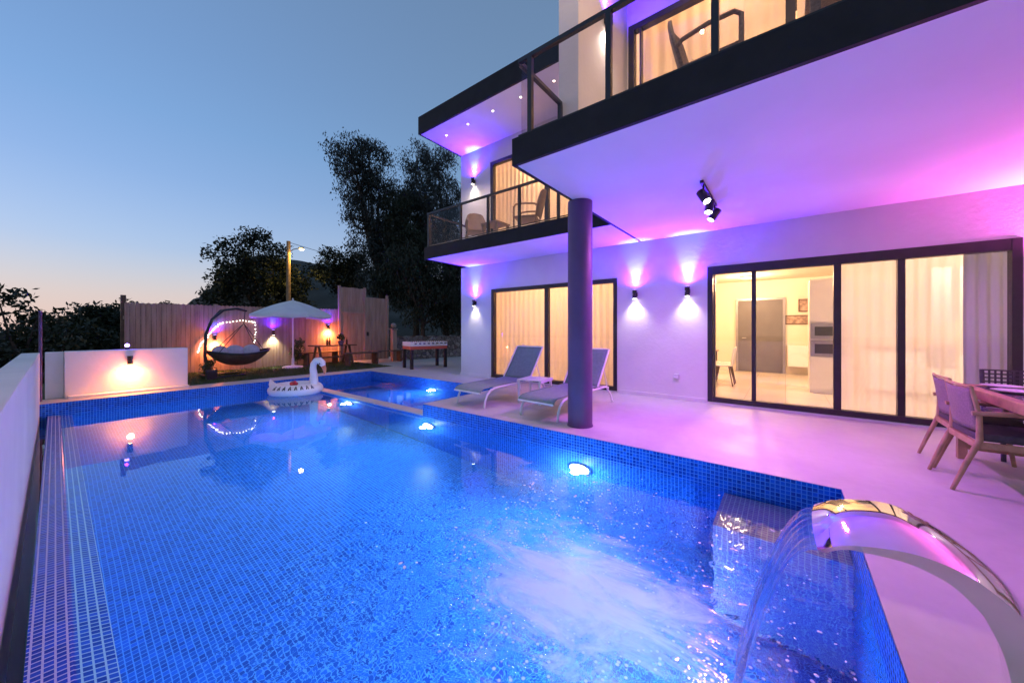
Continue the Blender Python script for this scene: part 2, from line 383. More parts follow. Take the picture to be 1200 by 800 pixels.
VIOLET = (.075, .008, 1.0); BLUE = (.015, .27, 1.0); MAGENTA = (.88, .10, .66); WHITE = (1, .90, .74); WARM = (1, .33, .06); ROOM = (1, .55, .28)

# ------------------------------------------------------------------ camera, sky, colour
H = 1.30
cam = bpy.data.cameras.new('camera'); co = bpy.data.objects.new('camera', cam); COL.objects.link(co)
cam.sensor_width = 36; cam.lens = 36*414/1200; cam.shift_y = -15/1200; cam.clip_end = 2000; cam.clip_start = .02
co.location = (0, 0, H)
az = math.atan2(535, 414)
co.rotation_euler = (R(90), 0, -az); S.camera = co
S.view_settings.view_transform = 'Standard'; S.view_settings.look = 'None'; S.view_settings.gamma = 1
S.view_settings.exposure = .6
S.cycles.use_denoising = True
S.cycles.max_bounces = 10; S.cycles.diffuse_bounces = 4; S.cycles.glossy_bounces = 5; S.cycles.transmission_bounces = 8
S.cycles.transparent_max_bounces = 24; S.cycles.caustics_reflective = False; S.cycles.caustics_refractive = False
S.cycles.sample_clamp_indirect = 4
SUN_EL, SUN_AZ = 1.0, -20.0          # just set, off to the left beyond the far end of the pool
w = bpy.data.worlds.new('World'); S.world = w; w.use_nodes = True
nt = w.node_tree
bg = nt.nodes['Background']
sky = N(nt, 'ShaderNodeTexSky', sky_type='NISHITA'); sky.sun_disc = False
sky.sun_elevation = R(SUN_EL); sky.sun_rotation = R(SUN_AZ); sky.altitude = 300; sky.air_density = 1.0; sky.dust_density = .3; sky.ozone_density = 4.5
# dusk haze: the rosy band low over the horizon thinning out upwards
tc = N(nt, 'ShaderNodeTexCoord'); sp = N(nt, 'ShaderNodeSeparateXYZ'); L(nt, tc.outputs['Generated'], sp.inputs[0])
hz = ramp(nt, sp.outputs[2], [(0, (.97,)*3), (.06, (.88,)*3), (.16, (.55,)*3), (.30, (.40,)*3), (.5, (.32,)*3), (.8, (.25,)*3)])
hc = ramp(nt, sp.outputs[2], [(0, (1.22, .90, .84)), (.07, (1.18, .96, .94)), (.18, (1.0, 1.04, 1.12)), (.4, (.76, 1.07, 1.27))])
mx = N(nt, 'ShaderNodeMix', data_type='RGBA'); L(nt, hz, mx.inputs[0]); L(nt, sky.outputs[0], mx.inputs[6]); L(nt, hc, mx.inputs[7])
L(nt, mx.outputs[2], bg.inputs[0]); bg.inputs[1].default_value = .425
sd = bpy.data.lights.new('sun', 'SUN'); sd.energy = .05; sd.color = (1, .62, .48); sd.angle = R(20)
so = bpy.data.objects.new('sun', sd); COL.objects.link(so)
a_ = R(SUN_AZ); so.rotation_euler = Vector((-math.sin(a_), -math.cos(a_), -.05)).to_track_quat('-Z', 'Y').to_euler()

# ------------------------------------------------------------------ terrain, terrace, pool
def terr(x, y):
    z = -2.1
    t = min(1, max(0, (x+.2)/1.2)); f = min(1, max(0, (y-13.2)/.7))
    z = z+t*f*2.02                                      # level of the garden behind the fence
    if x < -.3: z -= .10*min(60, -.3-x)*.6
    if y > 14: 
        s = min(1, max(0, (x-5.5-.12*(y-14))/9)); s = s*s*(3-2*s)
        z += s*.24*min(60, y-14)
        z -= (1-s)*.012*min(200, y-14)
    r = math.hypot(x, y)
    z += .12*math.sin(x*.9+y*.4)*math.sin(y*.7-x*.3)*min(1, max(0, (y-14)/6))
    return z
mb = MB()
xs = sorted(set([-400, -250, -160, -110, -80]+list(range(-60, -4, 4))+[i*.75 for i in range(-5, 60)]+list(range(46, 90, 5))+[110, 160, 250, 400]))
ys = sorted(set([-300, -150, -80, -40, -20, -10]+[i*.9 for i in range(-8, 60)]+list(range(56, 120, 6))+[150, 200, 300, 450]))
V = [[mb.bm.verts.new((x, y, terr(x, y))) for y in ys] for x in xs]
for i in range(len(xs)-1):
    for j in range(len(ys)-1): mb.bm.faces.new((V[i][j], V[i+1][j], V[i+1][j+1], V[i][j+1]))
struct(mb, 'terrain', 'terrain', smooth=True)

YF = 10.12            # far edge of the pool
mb = MB()
mb.box(3.90, 14, -9, 4.97, -2.05, 0)
mb.box(5.95, 14, 4.97, YF, -2.05, 0)
mb.box(-.20, 14, YF, 10.75, -2.05, 0)
mb.box(7.2, 14, 10.75, 14.5, -2.05, -.003)
mb.box(-1.2, 3.90, -9, -.36, -2.05, 0)
struct(mb, 'terrace', 'deck')
mb = MB(); mb.box(-.2, 7.2, 10.75, 13.85, -2.0, -.004)
struct(mb, 'lawn', 'lawn')
mb = MB()
for k in range(15000):
    x = random.uniform(-.1, 7.1); y = random.uniform(10.8, 13.8); h = random.uniform(.025, .07); a = random.uniform(0, PI)
    dx, dy = .006*math.cos(a), .006*math.sin(a); lx, ly = random.uniform(-.03, .03), random.uniform(-.03, .03)
    v = [mb.bm.verts.new(p) for p in ((x-dx, y-dy, -.006), (x+dx, y+dy, -.006), (x+lx, y+ly, h))]; mb.bm.faces.new(v)
tag(mb.build('grass', 'grass', fixn=False), 'short green grass of the lawn between pool and fence', 'grass', kind='stuff')

# the tiled basin: walls face the water, floor, submerged step, sill towards the overflow, dividing kerb
WL = -.23; FL = -1.62
e = .003
mb = MB()
q = mb.quad
q((3.90-e, -.36, FL), (3.90-e, 4.97, FL), (3.90-e, 4.97, -.004), (3.90-e, -.36, -.004))            # long terrace side
q((3.90, 4.97+e, -.004), (5.95, 4.97+e, -.004), (5.95, 4.97+e, -.75), (3.90, 4.97+e, -.75))         # end of the terrace, shallow pool
q((5.95-e, 4.97, -.004), (5.95-e, YF, -.004), (5.95-e, YF, -.75), (5.95-e, 4.97, -.75))
q((-.2, YF-e, -.004), (5.95, YF-e, -.004), (5.95, YF-e, FL), (-.2, YF-e, FL))
q((.18, -.36+e, -.004), (3.90, -.36+e, -.004), (3.90, -.36+e, FL), (.18, -.36+e, FL))
q((.18, -.36, FL), (3.90, -.36, FL), (3.90, YF, FL), (.18, YF, FL))
q((4.10, 4.97, -.70), (5.95, 4.97, -.70), (5.95, YF, -.70), (4.10, YF, -.70))
q((.18, -.36, FL), (.18, YF, FL), (.18, YF, -.30), (.18, -.36, -.30))                               # inner face of the sill
q((-.085, -.36, -.216), (-.085, YF, -.216), (-.085, YF, -1.2), (-.085, -.36, -1.2))
struct(mb, 'pool_basin', 'tile', fixn=False)
mb = MB(); q = mb.quad; q((.18, -.36, -.30), (.18, YF, -.30), (.05, YF, -.226), (.05, -.36, -.226)); q((.05, -.36, -.226), (.05, YF, -.226), (-.085, YF, -.216), (-.085, -.36, -.216))     # sloping overflow sill
struct(mb, 'pool_sill', 'tile_sill', fixn=False)
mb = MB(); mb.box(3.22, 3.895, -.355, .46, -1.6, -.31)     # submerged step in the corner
struct(mb, 'pool_step', 'tile_violet_lit')
mb = MB(); mb.box(3.90, 4.10, 4.976, YF-.004, -1.6, -.205, bev=.012)
struct(mb, 'pool_kerb', 'tile')
mb = MB(); mb.box(3.89, 4.115, 4.98, YF-.006, -.204, -.182, bev=.006); struct(mb, 'kerb_coping', 'deck')
mb = MB(); mb.quad((-.088, -.352, WL), (3.892, -.352, WL), (3.892, 4.976, WL), (-.088, 4.976, WL))
mb.quad((-.088, 4.976, WL), (5.944, 4.976, WL), (5.944, YF-.005, WL), (-.088, YF-.005, WL))
struct(mb, 'pool_water', 'water', fixn=False)
mb = MB(); mb.quad((-.166, -1, -.30), (-.088, -1, -.30), (-.088, YF+.2, -.30), (-.166, YF+.2, -.30))
struct(mb, 'channel_water', 'water2', fixn=False)
mb = MB(); mb.quad((-.17, -1, -1.0), (-.086, -1, -1.0), (-.086, YF+.2, -1.0), (-.17, YF+.2, -1.0))
struct(mb, 'channel_floor', 'black', fixn=False)
# froth thrown up by the spout
mb = MB()
for k in range(420):
    c = random.random()
    if c < .45: x = random.gauss(2.9, .32); y = random.gauss(1.45, .38)
    elif c < .8: x = random.gauss(1.9, .45); y = random.gauss(1.0, .55)
    else: x = random.gauss(2.6, .5); y = random.gauss(.15, .25)
    if (x-1.7)**2/.5+(y-.7)**2/.6 < 1: continue
    if not (.3 < x < 3.8 and -.3 < y < 4.4): continue
    r = random.choice((.003, .004, .005, .007, .010))*random.uniform(.7, 1.2)
    t = bmesh.new(); bmesh.ops.create_icosphere(t, subdivisions=1, radius=1); bmesh.ops.scale(t, vec=(r*random.uniform(1, 2), r, r*.5), verts=t.verts)
    mb.join(t, Matrix.Rotation(random.uniform(0, 3), 4, 'Z'), (x, y, WL+.0005))
tag(mb.build('froth', pbr('froth_white', (.8, .85, .9), .2), smooth=True), 'white froth and bubbles floating where the spout falls', 'froth', kind='stuff')

def pool_lamp(y, x, z, label, nx=-1, p=40):
    t = thing('pool_lamp', label, 'pool light', (x, y, z), 0, 'round lamps under the water')
    mb = MB(); mb.cyl((0, 0, 0), (nx*.025, 0, 0), .15, .14, 28); mb.build('rim', 'steel', t, smooth=True)
    mb = MB(); mb.cyl((nx*.026, 0, 0), (nx*.032, 0, 0), .125, .115, 28); mb.build('lens', 'lens_pool', t, smooth=True)
    light('SPOT', 'pool_beam', (x+nx*.06, y, z), p, (.34, .72, 1), .05, t, (nx, 0, -.12), 150, .6)
    light('POINT', 'pool_halo', (x+nx*.13, y, z), p*.10, (.7, .93, 1), .05, t)
PL = 225
pool_lamp(7.46, 3.897, -.60, 'underwater lamp in the dividing kerb beside the swan float', p=PL*.9)
pool_lamp(4.80, 3.893, -.66, 'underwater lamp below the corner of the terrace near the first lounger', p=PL)
pool_lamp(1.97, 3.893, -.66, 'underwater lamp below the dark round column, brightest of the row', p=PL)
pool_lamp(7.16, 5.943, -.44, 'underwater lamp in the shallow pool near the sun loungers', p=PL*.9)
for yy in (-.357,):
    t = thing('pool_lamp', 'underwater lamp in the near end wall of the pool', 'pool light', (1.2, yy+.004, -.75), 0, 'round lamps under the water')
    mb = MB(); mb.cyl((0, 0, 0), (0, .025, 0), .15, .14, 28); mb.build('rim', 'steel', t, smooth=True)
    mb = MB(); mb.cyl((0, .026, 0), (0, .032, 0), .125, .115, 28); mb.build('lens', 'lens_pool', t, smooth=True)
    light('SPOT', 'pool_beam', (1.2, yy+.07, -.75), PL*1.2, (.34, .72, 1), .05, t, (0, 1, -.25), 160, .5)

# ------------------------------------------------------------------ garden walls, post, fence
mb = MB(); mb.box(-.36, -.168, -1.5, 10.3, -2.3, .88, bev=.01)
t = tag(mb.build('boundary_wall', 'stucco'), 'long white plastered wall running beside the overflow channel of the pool', 'wall')
mb = MB(); mb.box(.10, 1.82, 10.62, 10.95, -.003, .87, bev=.012)
wallA = thing('low_wall', 'low white wall at the far pool end lit by a warm lamp', 'wall', (.9, 10.78, 0))
mb.build('wall_body', 'stucco', wallA, world=True)
mb = MB(); mb.box(.14, 1.82, 10.45, 10.617, -.003, .045, bev=.006); mb.build('ledge', 'stucco', wallA, world=True)
mb = MB(); mb.box(-.12, .097, 10.80, 11.0, -.6, .86, bev=.01); tag(mb.build('wall_pier', 'stucco'), 'narrow shaded white wall end left of the low lit wall', 'wall')
mb = MB(); mb.tube([(-.165, 10.5, -.9), (-.165, 10.5, 1.62)], .022, 10)
t = tag(mb.build('metal_post', 'plum', smooth=True), 'thin dark metal post at the end of the long white wall', 'post')

FY = 13.9
fz = lambda x: 1.98+.012*(x-1)
f = thing('board_fence', 'pale vertical board fence with jagged top behind the lawn', 'fence', (4, FY, 0))
mb = MB(); x = 1.12; k = 0
while x < 6.8:
    wd = random.uniform(.092, .1); zt = fz(x)+random.uniform(-.008, .008)
    y0 = FY+random.uniform(-.004, .004)
    mb.prism([(x, -.05), (x+wd, -.05), (x+wd, zt), (x+wd*.5, zt+.022), (x, zt)], 'y', y0, y0+.022); x += wd+.006
mb.build('boards', 'fence', f, world=True)
for zz in (.4, 1.55):
    mb = MB(); mb.box(1.1, 6.8, FY+.03, FY+.08, zz, zz+.09, bev=.004); mb.build('rail', 'fence', f, world=True)
for px_ in (1.06, 3.0, 4.9, 6.62):
    mb = MB(); mb.box(px_, px_+.10, FY+.082, FY+.17, -.1, 2.06 if px_ > 1.1 else 2.2, bev=.006); mb.build('post', 'wood_dark' if px_ < 1.1 else 'fence', f, world=True)
g = thing('tall_fence', 'taller reddish board screen with a gate right of the lawn fence', 'fence', (7.8, FY+.1, 0))
mb = MB(); x = 6.84
while x < 7.85:
    wd = random.uniform(.14, .16); mb.box(x, x+wd, FY-.02, FY+.01, -.05, 2.95+random.uniform(-.015, .015)); x += wd+.005
mb.build('boards', 'fence', g, world=True)
mb = MB(); x = 7.95
while x < 8.9:
    wd = random.uniform(.14, .16); mb.box(x, x+wd, FY-.02, FY+.01, -.05, 2.62-.02*(x-7.95)); x += wd+.005
gate = mb.build('gate', 'fence', g, world=True)
mb = MB(); mb.box(7.99, 8.05, FY-.07, FY-.022, 1.0, 1.16, bev=.008); mb.build('handle', 'black', gate); gate.children[0].location = -gate.location-g.location
for px_ in (6.80, 7.86, 8.9):
    mb = MB(); mb.box(px_, px_+.085, FY-.05, FY+.04, -.1, 3.0 if px_ < 8 else 2.75, bev=.006); mb.build('post', 'fence', g, world=True)
for zz in (1.9,):
    mb = MB(); mb.box(6.89, 7.855, FY-.045, FY-.022, zz, zz+.08, bev=.004); mb.build('rail', 'fence', g, world=True)
# stone retaining wall behind the games table
mb = MB()
def sw(u, v):
    x = 8.55+u*5.4; z = -.05+v*1.0
    return (x, 12.6-.9*u+.05*math.sin(x*7+z*9)*math.sin(z*11+x*3), z)
mb.grid(sw, 70, 14); mb.grid(lambda u, v: (8.55+u*5.4, 12.6-.9*u+v*.5, .95+.04*math.sin(u*60)), 70, 3)
tag(mb.build('stone_wall', 'stone', smooth=True), 'low rubble stone retaining wall behind the games table', 'wall')
t = thing('gate_pillar', 'slim reddish pillar with a round cap at the end of the stone wall', 'pillar', (8.42, 12.6, 0))
mb = MB(); mb.box(-.09, .09, -.09, .09, -.02, 1.25, bev=.01); mb.build('shaft', 'fence', t)
mb = MB(); mb.box(-.12, .12, -.12, .12, 1.252, 1.31, bev=.01); mb.sphere((0, 0, 1.42), .115); mb.build('cap', 'stone', t, smooth=True)

# ------------------------------------------------------------------ the house
hs = thing('house', 'white flat-roofed two storey house with charcoal slab edges and big lit windows', 'house', (9, 2, 0))
def hp(mb, name, mat, **kw): return mb.build(name, mat, hs, world=True, **kw)
XW = 7.0
W1 = (-2.22, 1.08, .03, 2.38); W2 = (2.71, 6.10, .03, 2.33)
mb = MB()
def wallpiece(mb, x0, x1, ya, yb, z0, z1, holes):
    ys_ = ya
    for (a, b, c, d) in sorted(holes):
        mb.box(x0, x1, ys_, a, z0, z1)
        if c > z0: mb.box(x0, x1, a, b, z0, c)
        if d < z1: mb.box(x0, x1, a, b, d, z1)
        ys_ = b
    mb.box(x0, x1, ys_, yb, z0, z1)
wallpiece(mb, XW, XW+.2, -9, 7.23, 0, 3.0, [W1, W2])
mb.box(XW+.2, 13.2, 7.03, 7.23, 0, 3.0); mb.box(13.0, 13.2, -9, 7.03, 0, 3.0); mb.box(XW+.2, 13.0, -9, -8.8, 0, 3.0)
hp(mb, 'ground_floor_wall', 'stucco')
for bx_ in ((XW-.025, XW-.001, -9, W1[0]-.02), (XW-.025, XW-.001, W1[1]+.02, W2[0]-.02), (XW-.025, XW-.001, W2[1]+.02, 7.255), (XW, 12, 7.232, 7.255)):
    mb = MB(); mb.box(*bx_, 0, .07); hp(mb, 'skirting', 'stucco')
U2 = (3.0, 6.13, 3.32, 5.66)
mb = MB(); wallpiece(mb, XW, XW+.2, 2.25, 7.23, 3.275, 6.15, [U2])
mb.box(XW+.2, 13.2, 7.03, 7.23, 3.275, 6.15); mb.box(13.0, 13.2, -9, 7.03, 3.275, 7.2); mb.box(XW+.2, 13.0, -9, -8.8, 3.275, 7.2)
hp(mb, 'upper_wall', 'stucco')
XB = 5.54; U1 = (-3.6, 1.96, 3.32, 6.05)
mb = MB(); wallpiece(mb, XB, XB+.2, -9, 1.98, 3.275, 7.2, [U1]); hp(mb, 'balcony_back_wall', 'stucco')
mb = MB(); mb.box(3.87, 13.0, 1.98, 2.25, 3.277, 7.2); hp(mb, 'fin_wall', 'stucco')
mb = MB(); mb.box(2.95, 13.4, -9, 2.4, 7.202, 7.5); hp(mb, 'upper_roof', 'dark')
# slabs with their dark edges
XS, YS = 2.92, 2.26
mb = MB(); mb.box(XS+.04, 13.0, -9, YS-.04, 3.002, 3.273); hp(mb, 'balcony_slab', 'ceil')
mb = MB(); mb.box(XS, XS+.039, -9, YS, 2.998, 3.278); mb.box(XS+.039, XW-.3, YS-.039, YS, 2.998, 3.278); hp(mb, 'slab_edge', 'dark')
mb = MB(); mb.box(5.56, 13.0, YS+.001, 6.95, 3.002, 3.273); hp(mb, 'far_balcony_slab', 'ceil')
mb = MB(); mb.box(5.52, 5.559, YS+.002, 6.99, 2.996, 3.278); mb.box(5.559, XW-.002, 6.951, 6.99, 2.996, 3.278); hp(mb, 'far_slab_edge', 'dark')
mb = MB(); mb.box(5.60, 13.2, 2.252, 7.22, 6.152, 6.5); hp(mb, 'roof_slab', 'ceil')
mb = MB(); mb.box(5.55, 5.599, 2.252, 7.26, 6.146, 6.58); mb.box(5.599, 13.2, 7.221, 7.26, 6.146, 6.58); hp(mb, 'roof_edge', 'dark')
# inner shells
mb = MB(); mb.box(XW+.2, 13.0, -8.8, 7.03, -.02, .018)
fl_ = hp(mb, 'floor', 'floor')
mb = MB(); mb.box(XW+.205, 12.8, 2.56, 2.70, .02, 3.0); mb.box(12.8, 12.995, -5.2, 2.56, .02, 3.0); mb.box(XW+.205, 12.995, -5.3, -5.2, .02, 3.0)
mb.box(10.0, 10.1, 2.70, 7.02, .02, 3.0); mb.box(XW+.205, 12.8, -5.2, 2.56, 2.72, 2.98)
mb.box(8.6, 8.7, 2.26, 7.02, 3.28, 6.14); mb.box(8.0, 8.1, -5, 1.97, 3.28, 6.9)
hp(mb, 'inner_walls', 'cream')

def window(name, x, rect, muls, frame=.075, head=.12, mat='alu', dbl=None, sub=None):
    y0, y1, z0, z1 = rect
    mb = MB(); d0, d1 = x-.012, x+.11
    mb.box(d0, d1, y0, y0+frame, z0, z1, bev=.004); mb.box(d0, d1, y1-frame, y1, z0, z1, bev=.004)
    mb.box(d0+.002, d1-.002, y0+frame, y1-frame, z1-head, z1, bev=.004); mb.box(d0+.002, d1-.002, y0+frame, y1-frame, z0, z0+.085, bev=.004)
    fr = hp(mb, name, mat)
    for a, b in muls:
        mb = MB(); mb.box(d0+.012, d1-.012, a, b, z0+.085, z1-head, bev=.004); o = mb.build('sash_bar', mat, fr); o.location = -hs.location
    edges = [y0+frame]+[v for ab in sorted(muls) for v in ab]+[y1-frame]
    for a, b in zip(edges[::2], edges[1::2]):
        mb = MB(); mb.box(x+.04, x+.046, a+.001, b-.001, z0+.086, z1-head-.001); o = mb.build('pane', 'glass', fr); o.location = -hs.location
    return fr
window('terrace_window', XW, W1, [(.965, .99), (.38, .44), (-.645, -.56), (-1.28, -1.205)], .08, .14)
window('bedroom_window', XW, W2, [(4.36, 4.46), (3.55, 3.60)], .08, .09)
window('upper_bedroom_window', XW, U2, [(4.36, 4.46)], .09, .09)
window('balcony_window', XB, U1, [(-.10, .0), (1.76, 1.79)], .09, .09)
mb = MB(); mb.cyl((4.33, 2.19, -.002), (4.33, 2.19, 3.0), .163, .163, 48)
mb.cyl((4.33, 2.19, 0), (4.33, 2.19, .02), .172, .168, 48)
hp(mb, 'column', 'plum', smooth=True)

# railings
def railing(name, label, loc, runs):
    t = thing(name, label, 'railing', loc)
    for (a, b, posts, wide) in runs:
        a = Vector(a); b = Vector(b); d = (b-a); Ln = d.length; d.normalize(); zz = Vector((0, 0, 1))
        n = d.cross(zz)
        def bar(o0, o1, h0, h1, w_, nm, mt):
            mb = MB(); t_ = bmesh.new()
            p0 = a+d*o0; 
            mat = Matrix((( d.x, n.x, 0), (d.y, n.y, 0), (0, 0, 1))).to_4x4()
            mb.box(0, o1-o0, -w_/2, w_/2, 0, h1-h0, rot=mat, c=p0+zz*h0)
            return mb.build(nm, mt, t, world=True)
        bar(0, Ln, .80, .84, .045, 'handrail', 'alu')
        bar(0, Ln, .035, .05, .03, 'bottom_rail', 'black')
        ps = [0]+posts+[Ln]
        for p in posts: 
            bar(p-.025, p+.025, .0, .80, .045, 'post', 'alu')
        for p, q_ in zip(ps, ps[1:]):
            bar(p+.03, q_-.03, .052, .798, .010, 'glass_panel', 'railglass')
    return t
railing('glass_railing', 'smoked glass railing with dark posts along the near upper balcony', (2.97, 0, 3.276),
        [((2.985, 2.215, 3.276), (2.985, -8.9, 3.276), [.145, .985, 1.805, 2.9, 4.1, 5.3, 6.5], 1), ((3.01, 2.215, 3.276), (3.86, 2.215, 3.276), [.83], 1)])
railing('glass_railing', 'glass railing of the smaller far balcony with two chairs', (5.6, 5, 3.276),
        [((5.575, 6.93, 3.276), (5.575, 2.30, 3.276), [.05, 1.16, 1.98, 2.80, 3.68], 1), ((5.60, 6.93, 3.276), (6.97, 6.93, 3.276), [.05, 1.33], 1)])

# ------------------------------------------------------------------ curtains
def curtain(label, x, y0, y1, z0, z1, mat, amp=.03, wl=.13, flare=0, group='curtains behind the glass'):
    n = int((y1-y0)/wl*10)
    ph = random.uniform(0, 6)
    mb = MB()
    def fn(u, v):
        y = y0+(y1-y0)*u; k = y/wl*2*PI+ph+.8*math.sin(y*3.1+ph)
        a = .45*amp*(.75+.25*math.sin(y*2.3+ph))*(1.12-.25*v)
        return (x+a*math.sin(k)+.012*math.sin(v*5+y*4), y+flare*(1-v)**2*(u-.5), z0+(z1-z0)*v)
    mb.grid(fn, n, 8)
    return tag(mb.build('curtain', mat, smooth=True, fixn=False), label, 'curtain', group)
curtain('sheer white curtain in the narrow pane between the two central bars of the terrace window', 7.40, -1.26, -.62, .06, 2.62, 'sheer')
curtain('wide sheer curtain in the right pane of the terrace window behind the dining chairs', 7.43, -2.1, -1.28, .06, 2.62, 'sheer')
curtain('gathered thick curtain at the right end of the terrace window', 7.36, -2.75, -1.86, .06, 2.62, 'gather', .05, .10)
curtain('warm lit curtain filling the wide left pane behind the first lounger', 7.42, 4.42, 6.72, .06, 2.62, 'curtain_warm', .04, .16)
curtain('warm lit curtain in the middle and right panes of the bedroom window by the column', 7.40, 2.74, 4.40, .06, 2.62, 'curtain_warm', .045, .14)
curtain('warm curtain of the upper bedroom behind the far balcony chairs', 7.42, 2.4, 6.85, 3.3, 6.0, 'curtain_warm', .04, .14)
curtain('warm curtain behind the near upper balcony railing', 5.96, -.05, 1.9, 3.3, 6.5, 'curtain_warm', .05, .2)
curtain('warm curtain right of the upper window bar above the ceiling spotlights', 5.98, -3.5, -.12, 3.3, 6.5, 'curtain_warm', .05, .2)

# ------------------------------------------------------------------ wall lamps
def wall_lamp(label, loc, n, up=VIOLET, down=WHITE, pu=60, pd=60, dl='lens_white', cu=50, cd=105, group='up and down wall lamps'):
    n = Vector(n); t = thing('wall_lamp', label, 'wall lamp', loc, 0, group); loc = Vector(loc)
    o = n*.075
    mb = MB(); mb.cyl(o+Vector((0, 0, -.085)), o+Vector((0, 0, -.012)), .041, .041, 20); mb.cyl(o+Vector((0, 0, .012)), o+Vector((0, 0, .085)), .041, .041, 20); mb.cyl(o+Vector((0, 0, -.012)), o+Vector((0, 0, .012)), .03, .03, 16)
    mb.build('body', 'black', t, smooth=True)
    mb = MB(); s = Vector((-n.y, n.x, 0))
    ang = math.atan2(n.y, n.x)
    mb.box(.0, .045, -.035, .035, -.04, .04, bev=.004, rot=Matrix.Rotation(ang, 4, 'Z')); mb.build('bracket', 'black', t)
    if up:
        mb = MB(); mb.cyl(o+Vector((0, 0, .083)), o+Vector((0, 0, .088)), .034, .034, 16); mb.build('upper_lens', 'lens_violet', t)
        light('SPOT', 'up_beam', loc+o+Vector((0, 0, .10)), pu*.30, BLUE, .03, t, Vector((-n.x*.10, -n.y*.10, 1)), cu, .9)
        light('SPOT', 'up_wash', loc+o+Vector((0, 0, .105)), pu, up, .03, t, Vector((n.x*.4, n.y*.4, 1)), 172, 1)
    if down == WARM: light('POINT', 'lamp_spill', loc+n*.16+Vector((0, 0, -.24)), pd*.20, (1, .22, .10), .05, t)
    if down:
        mb = MB(); mb.cyl(o+Vector((0, 0, -.088)), o+Vector((0, 0, -.083)), .034, .034, 16); mb.build('lower_lens', dl, t)
        light('SPOT', 'down_beam', loc+o+Vector((0, 0, -.10)), pd, down, .03, t, Vector((-n.x*.10, -n.y*.10, -1)), cd, 1)
    return t
PU, PD = 310, 24
wall_lamp('black wall lamp near the far corner of the house, left of the curtained window', (XW, 6.67, 2.0), (-1, 0, 0), pu=PU*.8, pd=PD*.7)
wall_lamp('black wall lamp just right of the column and curtained window', (XW, 2.33, 1.97), (-1, 0, 0), pu=PU, pd=PD)
wall_lamp('black wall lamp just left of the wide terrace window', (XW, 1.39, 1.97), (-1, 0, 0), pu=PU, pd=PD)
wall_lamp('black wall lamp past the right end of the terrace window', (XW, -2.62, 1.97), (-1, 0, 0), up=MAGENTA, pu=PU*1.1, pd=PD)
wall_lamp('added unseen wall lamp further along the terrace wall for magenta fill', (XW, -4.6, 1.97), (-1, 0, 0), up=MAGENTA, pu=PU*1.1, pd=PD)  # added out of view, extra magenta fill for slab and terrace
wall_lamp('black wall lamp on the upper wall beside the far balcony window', (XW, 6.71, 5.3), (-1, 0, 0), pu=PU*.7, pd=PD*.7)
wall_lamp('black wall lamp on the fin wall of the near upper balcony', (4.66, 1.98, 5.55), (0, -1, 0), pu=PU*.8, pd=PD)
wall_lamp('black wall lamp with warm beam on the low white pool wall', (.93, 10.62, .66), (0, -1, 0), up=None, down=WARM, pd=64, dl='lens_warm', cd=160)
wall_lamp('fence lamp behind the hanging swing bed, orange below', (2.99, FY-.006, 1.02), (0, -1, 0), pu=75, down=WARM, pd=150, dl='lens_warm', cd=150)
wall_lamp('fence lamp left of the parasol pole, white below', (4.56, FY-.006, 1.17), (0, -1, 0), pu=75, down=(1, .95, .6), pd=75)
wall_lamp('fence lamp above the picnic table, orange below', (6.40, FY-.006, 1.36), (0, -1, 0), pu=75, down=WARM, pd=150, dl='lens_warm', cd=150)
t = thing('cap_lamp', 'small violet lamp standing on top of the low white wall', 'lamp', (.91, 10.80, .869))
mb = MB(); mb.cyl((0, 0, 0), (0, 0, .05), .035, .03, 14); mb.build('base', 'black', t, smooth=True)
mb = MB(); mb.sphere((0, 0, .085), .036); mb.build('globe', 'lens_violet', t, smooth=True)
light('POINT', 'cap_glow', (.91, 10.80, 1.06), 2, VIOLET, .03, t)

for i, (x_, y_, lab) in enumerate([(6.0, 6.72, 'nearest the roof corner'), (5.98, 5.95, 'second from the roof corner'), (5.96, 5.15, 'in the middle of its row'), (5.96, 4.38, 'just left of the railing post'), (5.97, 3.58, 'seen through the balcony glass')]):
    t = thing('downlight', 'tiny round downlight under the far roof overhang, '+lab, 'downlight', (x_, y_, 6.151), 0, 'downlights in the roof overhang')
    mb = MB(); mb.cyl((0, 0, 0), (0, 0, -.012), .034, .03, 20); mb.build('rim', 'white_metal', t, smooth=True)
    mb = MB(); mb.cyl((0, 0, -.013), (0, 0, -.016), .02, .02, 16); mb.build('lens', 'dl', t)
    light('SPOT', 'downlight_beam', (x_, y_, 6.11), 48, (1, .72, .5), .03, t, (0, 0, -1), 100, .5)

for y_, lab in ((1.3, 'nearest the fin wall'), (-.9, 'farther from the fin wall')):  # unseen lamps added to warm the near balcony and fin wall
    t = thing('downlight', 'added unseen downlight under the upper roof warming the near balcony, '+lab, 'downlight', (3.35, y_, 7.201), 0, 'added downlights under the upper roof')
    mb = MB(); mb.cyl((0, 0, 0), (0, 0, -.012), .05, .045, 20); mb.build('rim', 'white_metal', t, smooth=True)
    mb = MB(); mb.cyl((0, 0, -.013), (0, 0, -.016), .035, .035, 16); mb.build('lens', 'dl', t)
    light('SPOT', 'downlight_beam', (3.35, y_, 7.16), 130, (1, .62, .38), .03, t, (0, 0, -1), 140, .6)

